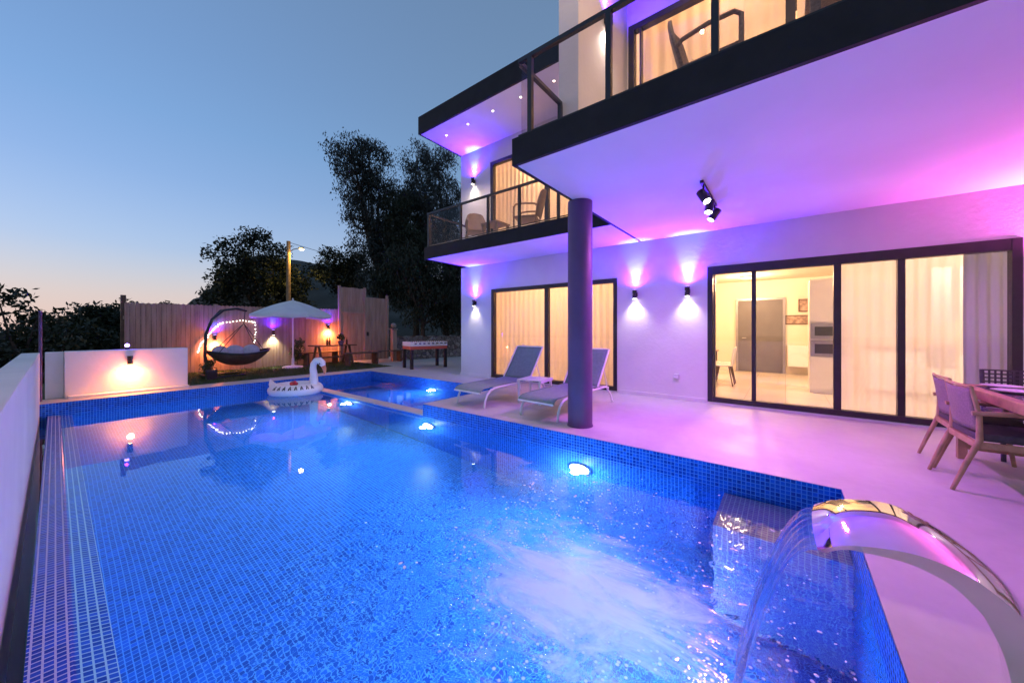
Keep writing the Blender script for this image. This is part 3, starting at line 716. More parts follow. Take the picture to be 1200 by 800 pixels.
# ceiling track with three spot heads
t = thing('track_light', 'black ceiling track with three swivelling spot heads', 'ceiling spotlight', (5.05, .76, 3.0))
mb = MB(); mb.box(-.52, .52, -.018, .018, -.03, -.001, bev=.004); mb.build('track', 'black', t)
for k, (dx, ang) in enumerate(((-.40, 12), (0.02, 10), (.43, 8))):
    mb = MB(); mb.cyl((dx, 0, -.03), (dx, 0, -.10), .012, .012, 10); mb.build('stem', 'black', t, smooth=True)
    d = Vector((-.30, (-.55, .1, .6)[k], -1)).normalized(); c = Vector((dx, 0, -.15))
    mb = MB(); mb.cyl(c-d*.075, c+d*.085, .048, .048, 20); hd = mb.build('spot_head', 'black', t, smooth=True)
    mb = MB(); mb.cyl(c+d*.0855, c+d*.089, .04, .04, 20); mb.build('spot_lens', 'lens_white', hd)
    light('SPOT', 'track_beam', Vector((5.05, .76, 3.0))+c+d*.10, 135, (.80, .17, 1.0), .05, t, d, 165, 1)

# room lamps
def room_light(label, loc, p, col=ROOM):
    t = thing('ceiling_lamp', label, 'ceiling lamp', loc)
    mb = MB(); mb.cyl((0, 0, 0), (0, 0, -.05), .18, .17, 28); mb.build('base', 'white_metal', t, smooth=True)
    mb = MB(); mb.cyl((0, 0, -.052), (0, 0, -.075), .165, .14, 28); mb.build('diffuser', emit('room_diffuser', (1, .8, .5), 3), t, smooth=True)
    light('POINT', 'room_glow', (loc[0], loc[1], loc[2]-.30), p, col, .08, t)
RP = 150
room_light('round ceiling lamp in the kitchen seen through the terrace window', (9.6, .9, 2.718), RP*.72)
room_light('round ceiling lamp deeper in the kitchen near the grey door', (11.4, .8, 2.718), RP*.6)
room_light('round ceiling lamp behind the sheer curtains', (9.2, -2.6, 2.718), RP*1.3, (1, .70, .50))
room_light('round ceiling lamp in the curtained ground floor bedroom', (8.9, 4.5, 2.998), RP*1.0)
room_light('round ceiling lamp in the upper far bedroom', (8.0, 4.4, 6.14), RP*1.5)
room_light('round ceiling lamp in the upper near room', (6.9, .4, 6.89), RP*.8)
room_light('round ceiling lamp at the right side of the upper near room', (6.9, -2.4, 6.89), RP*.8)

# ------------------------------------------------------------------ inside the kitchen
t = thing('room_door', 'plain grey door in the back wall of the kitchen', 'door', (12.79, .6, .02))
mb = MB(); mb.box(-.045, -.002, -.54, .54, 0, 2.12, bev=.004); mb.build('leaf', 'door_grey', t)
mb = MB(); mb.box(-.06, -.003, -.60, -.541, 0, 2.18); mb.box(-.06, -.003, .541, .60, 0, 2.18); mb.box(-.06, -.003, -.541, .541, 2.121, 2.18); mb.build('casing', 'steel_d', t)
mb = MB(); mb.cyl((-.09, .42, 1.0), (-.046, .42, 1.0), .014); mb.box(-.10, -.085, .33, .44, .99, 1.012, bev=.004); mb.build('handle', 'steel', t)
t = thing('oven_cabinet', 'tall white kitchen cabinet with built-in oven and microwave', 'cabinet', (9.25, -.7, .02))
mb = MB(); mb.box(.0, .6, -.32, .32, .08, 2.26, bev=.004); mb.box(.03, .6, -.31, .31, 0, .079); mb.build('carcass', 'lacquer', t)
for z0, z1 in ((.10, .72), (1.42, 2.24)):
    mb = MB(); mb.box(-.02, -.002, -.315, .315, z0, z1, bev=.003); mb.build('door', 'lacquer', t)
for z0, z1, nm in ((.73, 1.05, 'oven'), (1.08, 1.39, 'microwave')):
    mb = MB(); mb.box(-.025, -.002, -.30, .30, z0, z1, bev=.004); o = mb.build(nm, 'steel_d', t)
    mb = MB(); mb.box(-.03, -.026, -.24, .24, z0+.06, z1-.07, bev=.002); mb.build('glass_front', 'oven', o)
t = thing('sideboard', 'small white wall cabinet hung right of the grey door', 'cabinet', (12.6, -.32, .25))
mb = MB(); mb.box(-.2, .19, -.27, .27, 0, .58, bev=.005); mb.build('carcass', 'lacquer', t)
mb = MB(); mb.box(-.222, -.202, -.25, .25, .02, .56, bev=.004); mb.build('door', 'lacquer', t)
def picture(label, x, y, z, w_, h_, face=(-1, 0)):
    t = thing('wall_picture', label, 'picture', (x, y, z), 0, 'small pictures in the kitchen')
    mb = MB()
    if face[0]: mb.box(-.025, 0, -w_/2, w_/2, -h_/2, h_/2, bev=.004)
    else: mb.box(-w_/2, w_/2, -.025, 0, -h_/2, h_/2, bev=.004)
    mb.build('frame', 'wood_dark', t)
    mb = MB()
    if face[0]: mb.box(-.03, -.026, -w_/2+.03, w_/2-.03, -h_/2+.03, h_/2-.03)
    else: mb.box(-w_/2+.03, w_/2-.03, -.03, -.026, -h_/2+.03, h_/2-.03)
    mb.build('print', 'pic', t)
picture('small upright picture above the long frame right of the grey door', 12.795, -.42, 1.95, .26, .36)
picture('long low frame right of the grey door', 12.795, -.30, 1.55, .62, .26)
picture('small picture on the side wall above the dining table', 11.3, 2.555, 1.6, .3, .36, (0, -1))
picture('square picture on the side wall left of the door', 12.0, 2.555, 1.75, .3, .3, (0, -1))
t = thing('dining_table', 'small wooden table inside the kitchen beside the left window frame', 'table', (9.6, 1.75, .02))
mb = MB(); mb.box(-.7, .7, -.42, .42, .72, .755, bev=.008); mb.build('table_top', 'oak', t)
for sx in (-.62, .62):
    for sy in (-.36, .36):
        mb = MB(); mb.cyl((sx, sy, .719), (sx*1.05, sy*1.05, 0), .028, .018, 10); mb.build('leg', 'wood_dark', t)
def shell_chair(label, loc, rz):
    t = thing('kitchen_chair', label, 'chair', loc, rz, 'white shell chairs')
    mb = MB()
    def sh(u, v):
        a = (u-.5)*1.7; 
        if v < .5: s_ = v/.5; return (.22*(u-.5)*2*(.9), .22-s_*.40, .44+.03*abs(u-.5)*2-.02*math.sin(s_*PI))
        s_ = (v-.5)/.5; return (.21*math.sin(a)*(1.15-.25*s_), -.18-.05*s_+.05*(1-math.cos(a)), .44+.40*s_+.02*abs(u-.5))
    mb.grid(sh, 12, 14); mb.build('shell', 'lacquer', t, smooth=True, solid=.018)
    for sx in (-1, 1):
        for sy in (-1, 1):
            mb = MB(); mb.cyl((sx*.12, sy*.12, .43), (sx*.2, sy*.2, 0), .016, .011, 8); mb.build('leg', 'wood_dark', t)
    return t
c0 = shell_chair('white shell chair nearest the window at the kitchen table', (9.35, 1.12, .02), 0)
copy_thing(c0, (9.95, 1.15, .02), R(8), 'white shell chair farther from the window at the kitchen table')
t = thing('kitchen_counter', 'white kitchen counter seen dimly through the sheer curtains', 'counter', (10.2, -2.6, .02))
mb = MB(); mb.box(-.3, .3, -1.4, 1.3, .08, .88, bev=.004); mb.build('cabinet', 'lacquer', t)
mb = MB(); mb.box(-.33, .33, -1.43, 1.33, .881, .92, bev=.004); mb.build('worktop', 'oven', t)
mb = MB(); mb.box(-.25, .25, -.1, .12, 1.42, 2.4); mb.box(-.25, .25, -.42, -.2, 1.42, 2.4); mb.box(-.25, .25, .22, .46, 1.42, 2.4); mb.build('hanging_cupboard', 'door_grey', t)
def stool(label, loc):
    t = thing('bar_stool', label, 'stool', loc, 0, 'bar stools at the counter')
    mb = MB(); mb.grid(lambda u, v: (-.02+.02*math.cos((u-.5)*3), (u-.5)*.38*math.sin(PI*(.15+.85*v))**.3, .68+v*.36), 8, 8); mb.build('backrest', 'cushion', t, smooth=True, solid=.03)
    mb = MB(); mb.lathe([(0, .60), (.18, .60), (.19, .63), (.18, .66), (0, .665)], seg=20); mb.build('seat', 'cushion', t, smooth=True)
    mb = MB(); mb.cyl((0, 0, 0), (0, 0, .6), .022); mb.lathe([(.2, 0), (.19, .012), (.03, .03)], seg=20); mb.build('pedestal', 'steel', t, smooth=True)
    return t
s0 = stool('dark oval-backed stool left of the pair behind the sheer curtain', (9.45, -2.15, .02))
copy_thing(s0, (9.45, -2.75, .02), 0, 'dark oval-backed stool right of the pair behind the sheer curtain')

# ------------------------------------------------------------------ sun loungers and side table
def lounger(label, loc, rz):
    t = thing('sun_lounger', label, 'sun lounger', loc, rz, 'sun loungers beside the pool')   # local x: foot (0) to head
    Wd = .31
    prof = [(-.10, .245), (-.07, .285), (0, .315), (.25, .325), (.6, .33), (.95, .33), (1.22, .335)]
    ang = R(54); piv = Vector((1.22, 0, .335)); top = piv+Vector((math.cos(ang), 0, math.sin(ang)))*.74
    mb = MB()
    def seat(u, v):
        k = u*(len(prof)-1); i = min(int(k), len(prof)-2); f = k-i
        x = prof[i][0]*(1-f)+prof[i+1][0]*f; z = prof[i][1]*(1-f)+prof[i+1][1]*f
        return (x, (v-.5)*2*Wd, z-.02*math.sin(v*PI)*math.sin(u*PI))
    mb.grid(seat, 24, 8); mb.build('seat_sling', 'sling', t, smooth=True, solid=.012)
    mb = MB(); mb.grid(lambda u, v: tuple(piv+(top-piv)*u+Vector((.03*math.sin(PI*u)*math.sin(PI*v), (v-.5)*2*Wd, -.012*math.sin(PI*u)))), 10, 8)
    mb.build('back_sling', 'sling', t, smooth=True, solid=.012)
    for s in (-1, 1):
        y = s*(Wd+.015)
        mb = MB(); mb.tube([(-.02, y, 0), (.005, y, .12), (.05, y, .21), (.14, y, .275), (.30, y, .30), (.7, y, .305), (1.5, y, .30), (1.62, y, .27)], .018, 10); mb.build('side_rail', 'white_metal', t, smooth=True)
        mb = MB(); mb.tube([tuple(piv+Vector((0, y, 0))), tuple(top+Vector((0, y, 0)))], .016, 10); mb.build('back_rail', 'white_metal', t, smooth=True)
        mb = MB(); mb.tube([(1.56, y, .285), (1.70, y, .15), (1.78, y*1.03, 0)], .016, 10); mb.build('leg', 'white_metal', t, smooth=True)
        m_ = piv+(top-piv)*.52
        mb = MB(); mb.tube([(m_.x, y*.96, m_.z), (1.60, y*.96, .30)], .010, 8); mb.build('stay', 'white_metal', t, smooth=True)
    mb = MB(); mb.tube([tuple(top+Vector((0, -Wd, 0))), tuple(top+Vector((0, Wd, 0)))], .016, 10); mb.build('cross_bar', 'white_metal', t, smooth=True)
    for p_ in ((-.1, .245), (1.6, .285)):
        mb = MB(); mb.tube([(p_[0], -Wd, p_[1]), (p_[0], Wd, p_[1])], .013, 10); mb.build('cross_bar', 'white_metal', t, smooth=True)
    return t
l0 = lounger('grey sling sun lounger farther from the column, left of the white side table', (4.32, 4.22, 0), R(-2))
copy_thing(l0, (4.30, 2.83, 0), R(-2), 'grey sling sun lounger partly hidden behind the dark round column')
t = thing('side_table', 'small white slatted side table between the two loungers', 'table', (5.22, 3.52, 0), R(8))
mb = MB()
for k in range(6): mb.box(-.24+k*.082, -.24+k*.082+.07, -.22, .22, .40, .418, bev=.003)
mb.box(-.25, .25, -.235, -.221, .37, .418, bev=.003); mb.box(-.25, .25, .221, .235, .37, .418, bev=.003); mb.build('table_top', 'white_metal', t)
for sx in (-.225, .225):
    for sy in (-.2, .2):
        mb = MB(); mb.box(sx-.018, sx+.018, sy-.018, sy+.018, 0, .399, bev=.003); mb.build('leg', 'white_metal', t)

# ------------------------------------------------------------------ terrace dining set
t = thing('terrace_table', 'pale wooden dining table with a dark top at the right edge of the terrace', 'table', (4.88, -1.95, 0))
mb = MB(); mb.box(-.72, .72, .505, .585, .665, .75, bev=.01); mb.box(-.72, .72, -.585, -.505, .665, .75, bev=.01); mb.box(-.72, -.64, -.504, .504, .665, .749, bev=.01); mb.box(.64, .72, -.504, .504, .665, .749, bev=.01); mb.build('frame', 'oak', t)
mb = MB(); mb.box(-.639, .639, -.503, .503, .715, .744); mb.build('table_top', 'table_dark', t)
for sx in (-1, 1):
    for sy in (-1, 1):
        mb = MB(); mb.box(sx*.69-.032, sx*.69+.032, sy*.55-.032, sy*.55+.032, 0, .664, bev=.006); mb.build('leg', 'oak', t)
for sx in (-.69, .69):
    mb = MB(); mb.box(sx-.02, sx+.02, -.517, .517, .10, .15, bev=.004); mb.build('stretcher', 'oak', t)
def plate(label, x, y):
    mb = MB(); mb.lathe([(0, 0), (.075, .002), (.09, .010), (.13, .022), (.132, .025), (.09, .014), (.07, .008), (0, .007)], seg=32)
    o = mb.build('plate', 'china', smooth=True); o.location = (x, y, .7455); return tag(o, label, 'plate', 'plates on the terrace table')
plate('white plate on the terrace table nearer the pool', 5.04, -1.56)
plate('white plate on the terrace table nearer the house', 5.41, -1.60)
mb = MB(); mb.lathe([(.14, 0), (.15, .004), (.15, .02), (.05, .022), (0, .022)], seg=28); o = mb.build('tray', 'steel', smooth=True); o.location = (4.86, -1.98, .7455); tag(o, 'round metal tray in the middle of the terrace table', 'tray')
def dchair(label, loc, rz):   # faces -y
    t = thing('dining_armchair', label, 'chair', loc, rz, 'wooden armchairs at the terrace table')
    w_ = .25
    for s in (-1, 1):
        x = s*w_
        mb = MB(); mb.tube([(x, .10, 0), (x, .03, .22), (x, -.04, .42), (x*.98, -.04, .62), (x*.96, .0, .84)], [.014, .018, .021, .017, .012], 10); mb.build('rear_leg', 'oak', t, smooth=True)
        mb = MB(); mb.tube([(x, -.50, 0), (x, -.46, .30), (x, -.45, .60)], [.015, .02, .018], 10); mb.build('front_leg', 'oak', t, smooth=True)
        mb = MB(); mb.tube([(x, .0, .63), (x*1.03, -.2, .645), (x*1.03, -.40, .635), (x, -.48, .61)], [.018, .02, .021, .016], 10); mb.build('armrest', 'oak', t, smooth=True)
        mb = MB(); mb.box(x-.012, x+.012, -.455, -.03, .36, .41, bev=.004); mb.build('side_rail', 'oak', t)
    for ya_ in (-.465, -.04):
        mb = MB(); mb.box(-w_+.012, w_-.012, ya_, ya_+.025, .36, .41, bev=.004); mb.build('seat_rail', 'oak', t)
    mb = MB(); mb.box(-w_+.015, w_-.015, -.46, -.03, .412, .475, bev=.02); mb.build('cushion', 'cushion', t, smooth=True)
    mb = MB()
    mb.grid(lambda u, v: ((u-.5)*2*(w_-.015)*.98, -.04+.04*v+.03*math.sin(PI*u), .49+.33*v), 12, 8); mb.build('back_panel', 'weave', t, smooth=True, solid=.012)
    mb = MB(); mb.tube([(-w_*.96, .0, .835), (0, .035, .842), (w_*.96, .0, .835)], .012, 10); mb.build('top_rail', 'oak', t, smooth=True)
    return t
d0 = dchair('wooden armchair nearer the pool at the terrace table, back to the camera', (4.70, -1.16, 0), R(2))
copy_thing(d0, (5.28, -1.20, 0), R(-1), 'wooden armchair nearer the house at the terrace table')
t = thing('woven_chair', 'dark woven-back chair at the house end of the terrace table', 'chair', (6.12, -1.94, 0), R(-90))
for s in (-1, 1):
    mb = MB(); mb.tube([(s*.26, .05, 0), (s*.25, .0, .44), (s*.25, .05, .86)], .018, 8); mb.build('rear_leg', 'cushion', t, smooth=True)
    mb = MB(); mb.tube([(s*.25, -.44, 0), (s*.25, -.42, .44)], .018, 8); mb.build('front_leg', 'cushion', t, smooth=True)
mb = MB(); mb.box(-.26, .26, -.45, .0, .42, .46, bev=.01); mb.build('seat', 'cushion', t)
mb = MB()
for k in range(13): mb.box(-.25+k*.0405, -.25+k*.0405+.014, .035, .043, .52, .86)
for k in range(9): mb.box(-.25, .25, .0445, .052, .52+k*.041, .52+k*.041+.014)
mb.build('back_lattice', 'cushion', t)

# ------------------------------------------------------------------ balcony furniture
def rattan_chair(label, loc, rz, group='rattan armchairs on the balconies'):   # faces +x
    t = thing('rattan_armchair', label, 'chair', loc, rz, group)
    for s in (-1, 1):
        y = s*.27
        mb = MB(); mb.tube([(.24, y, 0), (.25, y, .40), (.25, y, .60), (.20, y, .65), (.0, y*1.02, .655), (-.20, y*1.0, .63), (-.26, y*.94, .60)], .020, 8); mb.build('arm_frame', 'rattan', t, smooth=True)
        mb = MB(); mb.tube([(-.27, y*.95, 0), (-.21, y*.95, .38)], .02, 8); mb.build('rear_leg', 'rattan', t, smooth=True)
    mb = MB(); mb.box(-.22, .25, -.25, .25, .37, .415, bev=.015); mb.build('seat', 'rattan', t, smooth=True)
    mb = MB()
    def bk(u, v):
        w_ = .25*(.82+.26*math.sin(PI*min(1, v*1.12))) if v < .9 else .25*(.82+.26*math.sin(PI*min(1, .9*1.12)))*(1-.35*(v-.9)*10*(v-.9)*10)
        return (-.21-.13*v-.05*math.sin(PI*u), (u-.5)*2*w_, .40+.56*v+.03*math.sin(PI*u)*(v > .85))
    mb.grid(bk, 12, 14); mb.build('backrest', 'rattan', t, smooth=True, solid=.03)
    return t
FZ = 3.276
r0 = rattan_chair('rattan armchair with tall rounded back on the far balcony', (6.28, 4.42, FZ), R(112))
copy_thing(r0, (6.38, 6.02, FZ), R(-128), 'low-seen rattan armchair at the corner end of the far balcony')
copy_thing(r0, (3.72, .52, FZ), R(-93), 'rattan armchair turned sideways on the near upper balcony')
t = thing('balcony_table', 'small brown square table between the far balcony chairs', 'table', (6.2, 5.28, FZ))
mb = MB(); mb.box(-.24, .24, -.24, .24, .40, .43, bev=.006); mb.build('table_top', 'rattan', t)
for sx in (-.2, .2):
    for sy in (-.2, .2):
        mb = MB(); mb.box(sx-.025, sx+.025, sy-.025, sy+.025, 0, .399, bev=.004); mb.build('leg', 'rattan', t)
t = thing('coffee_table', 'low brown table on the near upper balcony, right of its armchair', 'table', (3.6, -.42, FZ))
mb = MB(); mb.box(-.3, .3, -.3, .3, .45, .53, bev=.012); mb.build('top', 'rattan', t)
for sx in (-.25, .25):
    for sy in (-.25, .25):
        mb = MB(); mb.box(sx-.03, sx+.03, sy-.03, sy+.03, 0, .449, bev=.005); mb.build('leg', 'rattan', t)

# socket on the wall
t = thing('wall_socket', 'small white weatherproof socket low on the wall under the lamps', 'socket', (XW-.001, 1.58, .43))
mb = MB(); mb.box(-.05, 0, -.045, .045, -.045, .045, bev=.006); mb.build('box', 'plastic_grey', t)
mb = MB(); mb.box(-.066, -.051, -.04, .04, -.035, .042, bev=.005); mb.build('lid', 'white_metal', t)

# ------------------------------------------------------------------ steel water spout and its sheet of water
PF = [(-.085, .565), (-.14, .600), (-.21, .622), (-.30, .635), (-.38, .622), (-.44, .590), (-.495, .535), (-.53, .45), (-.548, .34), (-.555, .18), (-.555, .002)]
PB = [(-.095, .570), (-.15, .605), (-.22, .628), (-.31, .638), (-.39, .612), (-.46, .567), (-.53, .505), (-.585, .42), (-.62, .32), (-.64, .18), (-.645, .002)]
XF, XK = 1.55, 1.93
CX, CW = (XF+XK)/2, (XK-XF)/2
t = thing('water_spout', 'polished steel arched water spout curving over the pool corner', 'fountain', (CX, -.60, 0))
def cat(pr, n=6):
    out = []
    for i in range(len(pr)-1):
        p0 = pr[max(0, i-1)]; p1 = pr[i]; p2 = pr[i+1]; p3 = pr[min(len(pr)-1, i+2)]
        for k in range(n):
            u = k/n
            out.append(tuple(.5*((2*p1[j])+(-p0[j]+p2[j])*u+(2*p0[j]-5*p1[j]+4*p2[j]-p3[j])*u*u+(-p0[j]+3*p1[j]-3*p2[j]+p3[j])*u**3) for j in (0, 1)))
    out.append(pr[-1]); return out
def inside(pr):
    out = []
    for i, p in enumerate(pr):
        a = pr[max(0, i-1)]; b = pr[min(len(pr)-1, i+1)]; tx, tz = b[0]-a[0], b[1]-a[1]; l = math.hypot(tx, tz)
        k = i/(len(pr)-1); th = .012+.060*min(1, max(0, (k-.12)/.5))
        out.append((p[0]-(tz/l)*th, p[1]+(tx/l)*th))
    return out
of_, ob_ = cat(PF), cat(PB); if_, ib_ = inside(of_), inside(ob_)
mb = MB(); bm = mb.bm; rows = []
for a, b, c, d in zip(of_, ob_, ib_, if_):
    q4 = []
    for m_ in range(11):
        f_ = m_/10; o_ = Vector((a[0]+(b[0]-a[0])*f_, a[1]+(b[1]-a[1])*f_)); i_ = Vector((d[0]+(c[0]-d[0])*f_, d[1]+(c[1]-d[1])*f_))
        o_ = o_+(o_-i_).normalized()*.020*(1-(2*f_-1)**2)
        q4.append((XF+(XK-XF)*f_, o_))
    q4 += [(XK, c), (XF, d)]
    rows.append([bm.verts.new((x_, q_[0], max(.002, q_[1]))) for x_, q_ in q4])
for a, b in zip(rows, rows[1:]):
    n_ = len(a)
    for k in range(n_): bm.faces.new((a[k], a[(k+1) % n_], b[(k+1) % n_], b[k]))
bm.faces.new(rows[0][::-1]); bm.faces.new(rows[-1])
bmesh.ops.bevel(bm, geom=[ed for ed in bm.edges if len(ed.link_faces) == 2 and ed.calc_face_angle(0) > 1.0], offset=.003, segments=2, affect='EDGES')
mb.build('arch', 'chrome', t, smooth=True, world=True)
mb = MB(); mb.box(CX-CW-.05, CX+CW+.05, -.72, -.44, .0, .008, bev=.002); mb.build('base_plate', 'chrome', t, world=True)
for sx in (-1, 1):
    for y_ in (-.69, -.47):
        mb = MB(); mb.cyl((CX+sx*(CW+.028), y_, .009), (CX+sx*(CW+.028), y_, .018), .011, .011, 6); mb.build('bolt', 'steel', t, world=True)
mb = MB()
def fall(u, v):
    s = v**.8; y = -.088+.26*s; z = .562-.02*s-.775*s**1.9
    w_ = CW*(.97-.10*v)
    return (CX+(u-.5)*2*w_+.010*math.sin(v*9+u*4), y+.012*math.sin(u*17+v*5)*v+.006*math.sin(u*41), z)
mb.grid(fall, 40, 30)
tag(mb.build('falling_water', 'fall', smooth=True, fixn=False), 'clear sheet of water pouring from the steel spout into the pool', 'water')

# ------------------------------------------------------------------ swan float
t = thing('swan_float', 'white inflatable swan ring floating by the far pool edge', 'pool float', (3.52, 9.25, WL-.03), R(-52)); t.scale = (.92, .92, .92)
mb = MB(); mb.grid(lambda u, v: ((.42+.17*math.cos(2*PI*v))*math.cos(2*PI*u)*1.08, (.42+.17*math.cos(2*PI*v))*math.sin(2*PI*u), .13+.155*math.sin(2*PI*v)), 48, 16, cu=True)
mb.build('ring', 'vinyl', t, smooth=True)
mb = MB()
mb.tube([(.42, 0, .16), (.46, 0, .32), (.46, 0, .50), (.44, 0, .66), (.45, 0, .78), (.52, 0, .865), (.61, 0, .87), (.68, 0, .80), (.71, 0, .72)], [.12, .105, .09, .08, .075, .078, .085, .085, .05], 16); mb.build('neck', 'vinyl', t, smooth=True)
mb = MB(); mb.tube([(.695, 0, .76), (.735, 0, .66), (.745, 0, .56), (.735, 0, .52)], [.055, .048, .03, .012], 12); mb.build('beak', 'vinyl_orange', t, smooth=True)
for s in (-1, 1):
    mb = MB(); mb.sphere((.655, s*.07, .80), .026, .014, .03); mb.build('eye', 'vinyl_black', t, smooth=True)
mb = MB(); mb.tube([(-.55, 0, .18), (-.64, 0, .27), (-.67, 0, .38)], [.10, .07, .015], 12); mb.build('tail', 'vinyl', t, smooth=True)
mb = MB(); mb.tube([(.02, -.2, .26), (.05, -.25, .30), (.12, -.26, .33), (.16, -.22, .28)], [.05, .06, .06, .04], 12); mb.build('red_handle', 'vinyl_red', t, smooth=True)
# printed lettering round the ring, blurred beyond reading in the photograph: bold slanting strokes
mb = MB()
def onring(a, b, off=.004):
    r_ = .42+(.17+off)*math.cos(b); return Vector((r_*math.cos(a)*1.08, r_*math.sin(a), .13+(.155+off)*math.sin(b)))
for k in range(8):
    a0 = -2.0+k*.215
    for (da, wa, b0, b1, sl) in ((0, .05, .35, 1.0, .05), (.09, .035, .35, 1.0, -.03), (.02, .09, .62, .74, 0)):
        pts = [onring(a0+da+sl, b1), onring(a0+da+wa+sl, b1), onring(a0+da+wa, b0), onring(a0+da, b0)]
        ins = [p*.994 for p in pts]
        A = [mb.bm.verts.new(p) for p in pts]; mb.bm.faces.new(A)
mb.build('lettering', 'vinyl_black', t, solid=.004)

# ------------------------------------------------------------------ hanging swing bed, fairy lights
t = thing('swing_bed', 'dark hanging swing bed with pale cushions under a curved steel arm', 'swing', (3.0, 12.0, -.004))
for k, off in enumerate((0, .42)):
    mb = MB(); mb.tube([(-.52+off*.2, .05+off, .02), (-.60+off*.2, .05+off, .6), (-.58+off*.2, .05+off, 1.15), (-.46+off*.2, .03+off*.9, 1.55), (-.22, .0+off*.7, 1.80), (.08, off*.4, 1.86), (.30, off*.1, 1.80)], [.036, .036, .035, .033, .03, .028, .024], 10); mb.build('curved_arm', 'black', t, smooth=True)
mb = MB(); mb.tube([(-.55, -.35, .03), (-.55, .75, .03)], .035, 8); mb.tube([(-.55, -.3, .03), (.25, -.1, .03)], .03, 8); mb.tube([(-.55, .7, .03), (.25, .5, .03)], .03, 8); mb.build('foot_frame', 'black', t, smooth=True)
mb = MB(); mb.box(-.66, -.44, -.42, -.25, 0, .26, bev=.03); mb.build('ballast', 'black', t)
mb = MB()
def bowl(u, v):
    a = 2*PI*u; r_ = math.sin(v*PI/2)
    x = .72*r_*math.cos(a); y = .46*r_*math.sin(a)
    rim = .60+.10*math.cos(a)**2
    return (.15+x, .1+y, .30+(rim-.30)*r_**2.4)
mb.grid(bowl, 40, 12, cu=True); mb.build('basket', 'wood_dark', t, smooth=True, solid=.03)
mb = MB(); mb.tube([tuple(Vector(bowl(k/40, 1))+Vector((0, 0, .01))) for k in range(40)], .028, 8, closed=True); mb.build('rim', 'black', t, smooth=True)
mb = MB(); mb.grid(lambda u, v: (.15+.63*v*math.cos(2*PI*u), .1+.38*v*math.sin(2*PI*u), .46+.15*v**3+.04*math.sin(2*PI*u*3)*v*(1-v)), 40, 8, cu=True); mb.build('seat_cushion', 'cush_lilac', t, smooth=True, solid=.07)
for x_, y_, a_ in ((-.22, .30, 25), (.12, .38, -5), (.48, .32, -30)):
    mb = MB(); mb.sphere((0, 0, 0), .22, .085, .19, 20, 12); o = mb.build('back_cushion', 'cush_lilac', t, smooth=True); o.location = (x_, y_, .66); o.rotation_euler = (R(-18), 0, R(a_))
for a_ in (.12, .38, .62, .88):
    p = Vector(bowl(a_, 1))
    mb = MB(); mb.tube([tuple(p), (.24, .04, 1.45), (.27, .03, 1.79)], .009, 6); mb.build('rope', 'black', t, smooth=True)

t = thing('string_lights', 'string of fairy lights draped on the fence behind the swing bed', 'fairy lights', (3.3, FY-.03, .4))
path = [(2.60, .62), (2.66, .86), (2.78, 1.00), (2.92, 1.24), (3.05, 1.40), (3.2, 1.50), (3.45, 1.55), (3.7, 1.56), (3.92, 1.55), (4.03, 1.50), (4.04, 1.2), (4.02, .95), (4.0, .70)]
pp = cat(path, 6)
pts = [(x_+random.uniform(-.012, .012), FY-.035-random.uniform(0, .02), z_+random.uniform(-.02, .02)) for x_, z_ in pp]
mb = MB(); mb.tube(pts, .006, 5); mb.build('cable', 'black', t, smooth=True, world=True)
for k, p in enumerate(pts):
    if k % 2 == 0 or k < 30:
        mb = MB(); mb.sphere((p[0], p[1]-.012, p[2]-.018), .015, seg=8, rings=6); mb.build('bulb', 'bulb', t, smooth=True, world=True)

# ------------------------------------------------------------------ parasol
t = thing('parasol', 'large white garden parasol standing open on the lawn', 'parasol', (4.85, 13.0, -.004))
mb = MB(); mb.lathe([(0, 0), (.30, 0), (.31, .02), (.28, .055), (.06, .08), (.04, .10), (.04, .32), (0, .32)], seg=32); mb.build('base', 'white_metal', t, smooth=True)
mb = MB(); mb.cyl((0, 0, .10), (0, 0, 2.26), .024, .022, 16); mb.build('pole', 'white_metal', t, smooth=True)
NS = 8; RC = 1.22
mb = MB()
def cano(u, v):
    a = u*NS; f = a-int(a); sag = math.cos(PI/NS)/math.cos((f-.5)*2*PI/NS)
    r_ = RC*v*sag; return (r_*math.cos(2*PI*u), r_*math.sin(2*PI*u), 2.25-.50*v-.03*math.sin(PI*f)*v+.05*math.sin(PI*v))
mb.grid(cano, NS*6, 10, cu=True); cn = mb.build('canopy', 'canvas', t, smooth=True, solid=.006)
mb = MB(); mb.grid(lambda u, v: tuple(Vector(cano(u, 1))+Vector((0, 0, -.09*v+.012*math.sin(u*NS*6*PI)*v))), NS*6, 2, cu=True); mb.build('valance', 'canvas', cn, smooth=True, solid=.005)
for k in range(NS):
    a = 2*PI*k/NS
    mb = MB(); mb.tube([tuple(Vector(cano((k+.0001)/NS, v))+Vector((0, 0, -.025))) for v in (.03, .35, .7, .98)], .009, 6); mb.tube([(.03*math.cos(a), .03*math.sin(a), 1.72), tuple(Vector(cano((k+.0001)/NS, .5))+Vector((0, 0, -.035)))], .007, 6); mb.build('rib', 'white_metal', t, smooth=True)
mb = MB(); mb.lathe([(0, .06), (.02, .05), (.028, .02), (.02, 0), (0, 0)], (0, 0, 2.262), 12); mb.build('finial', 'white_metal', t, smooth=True)

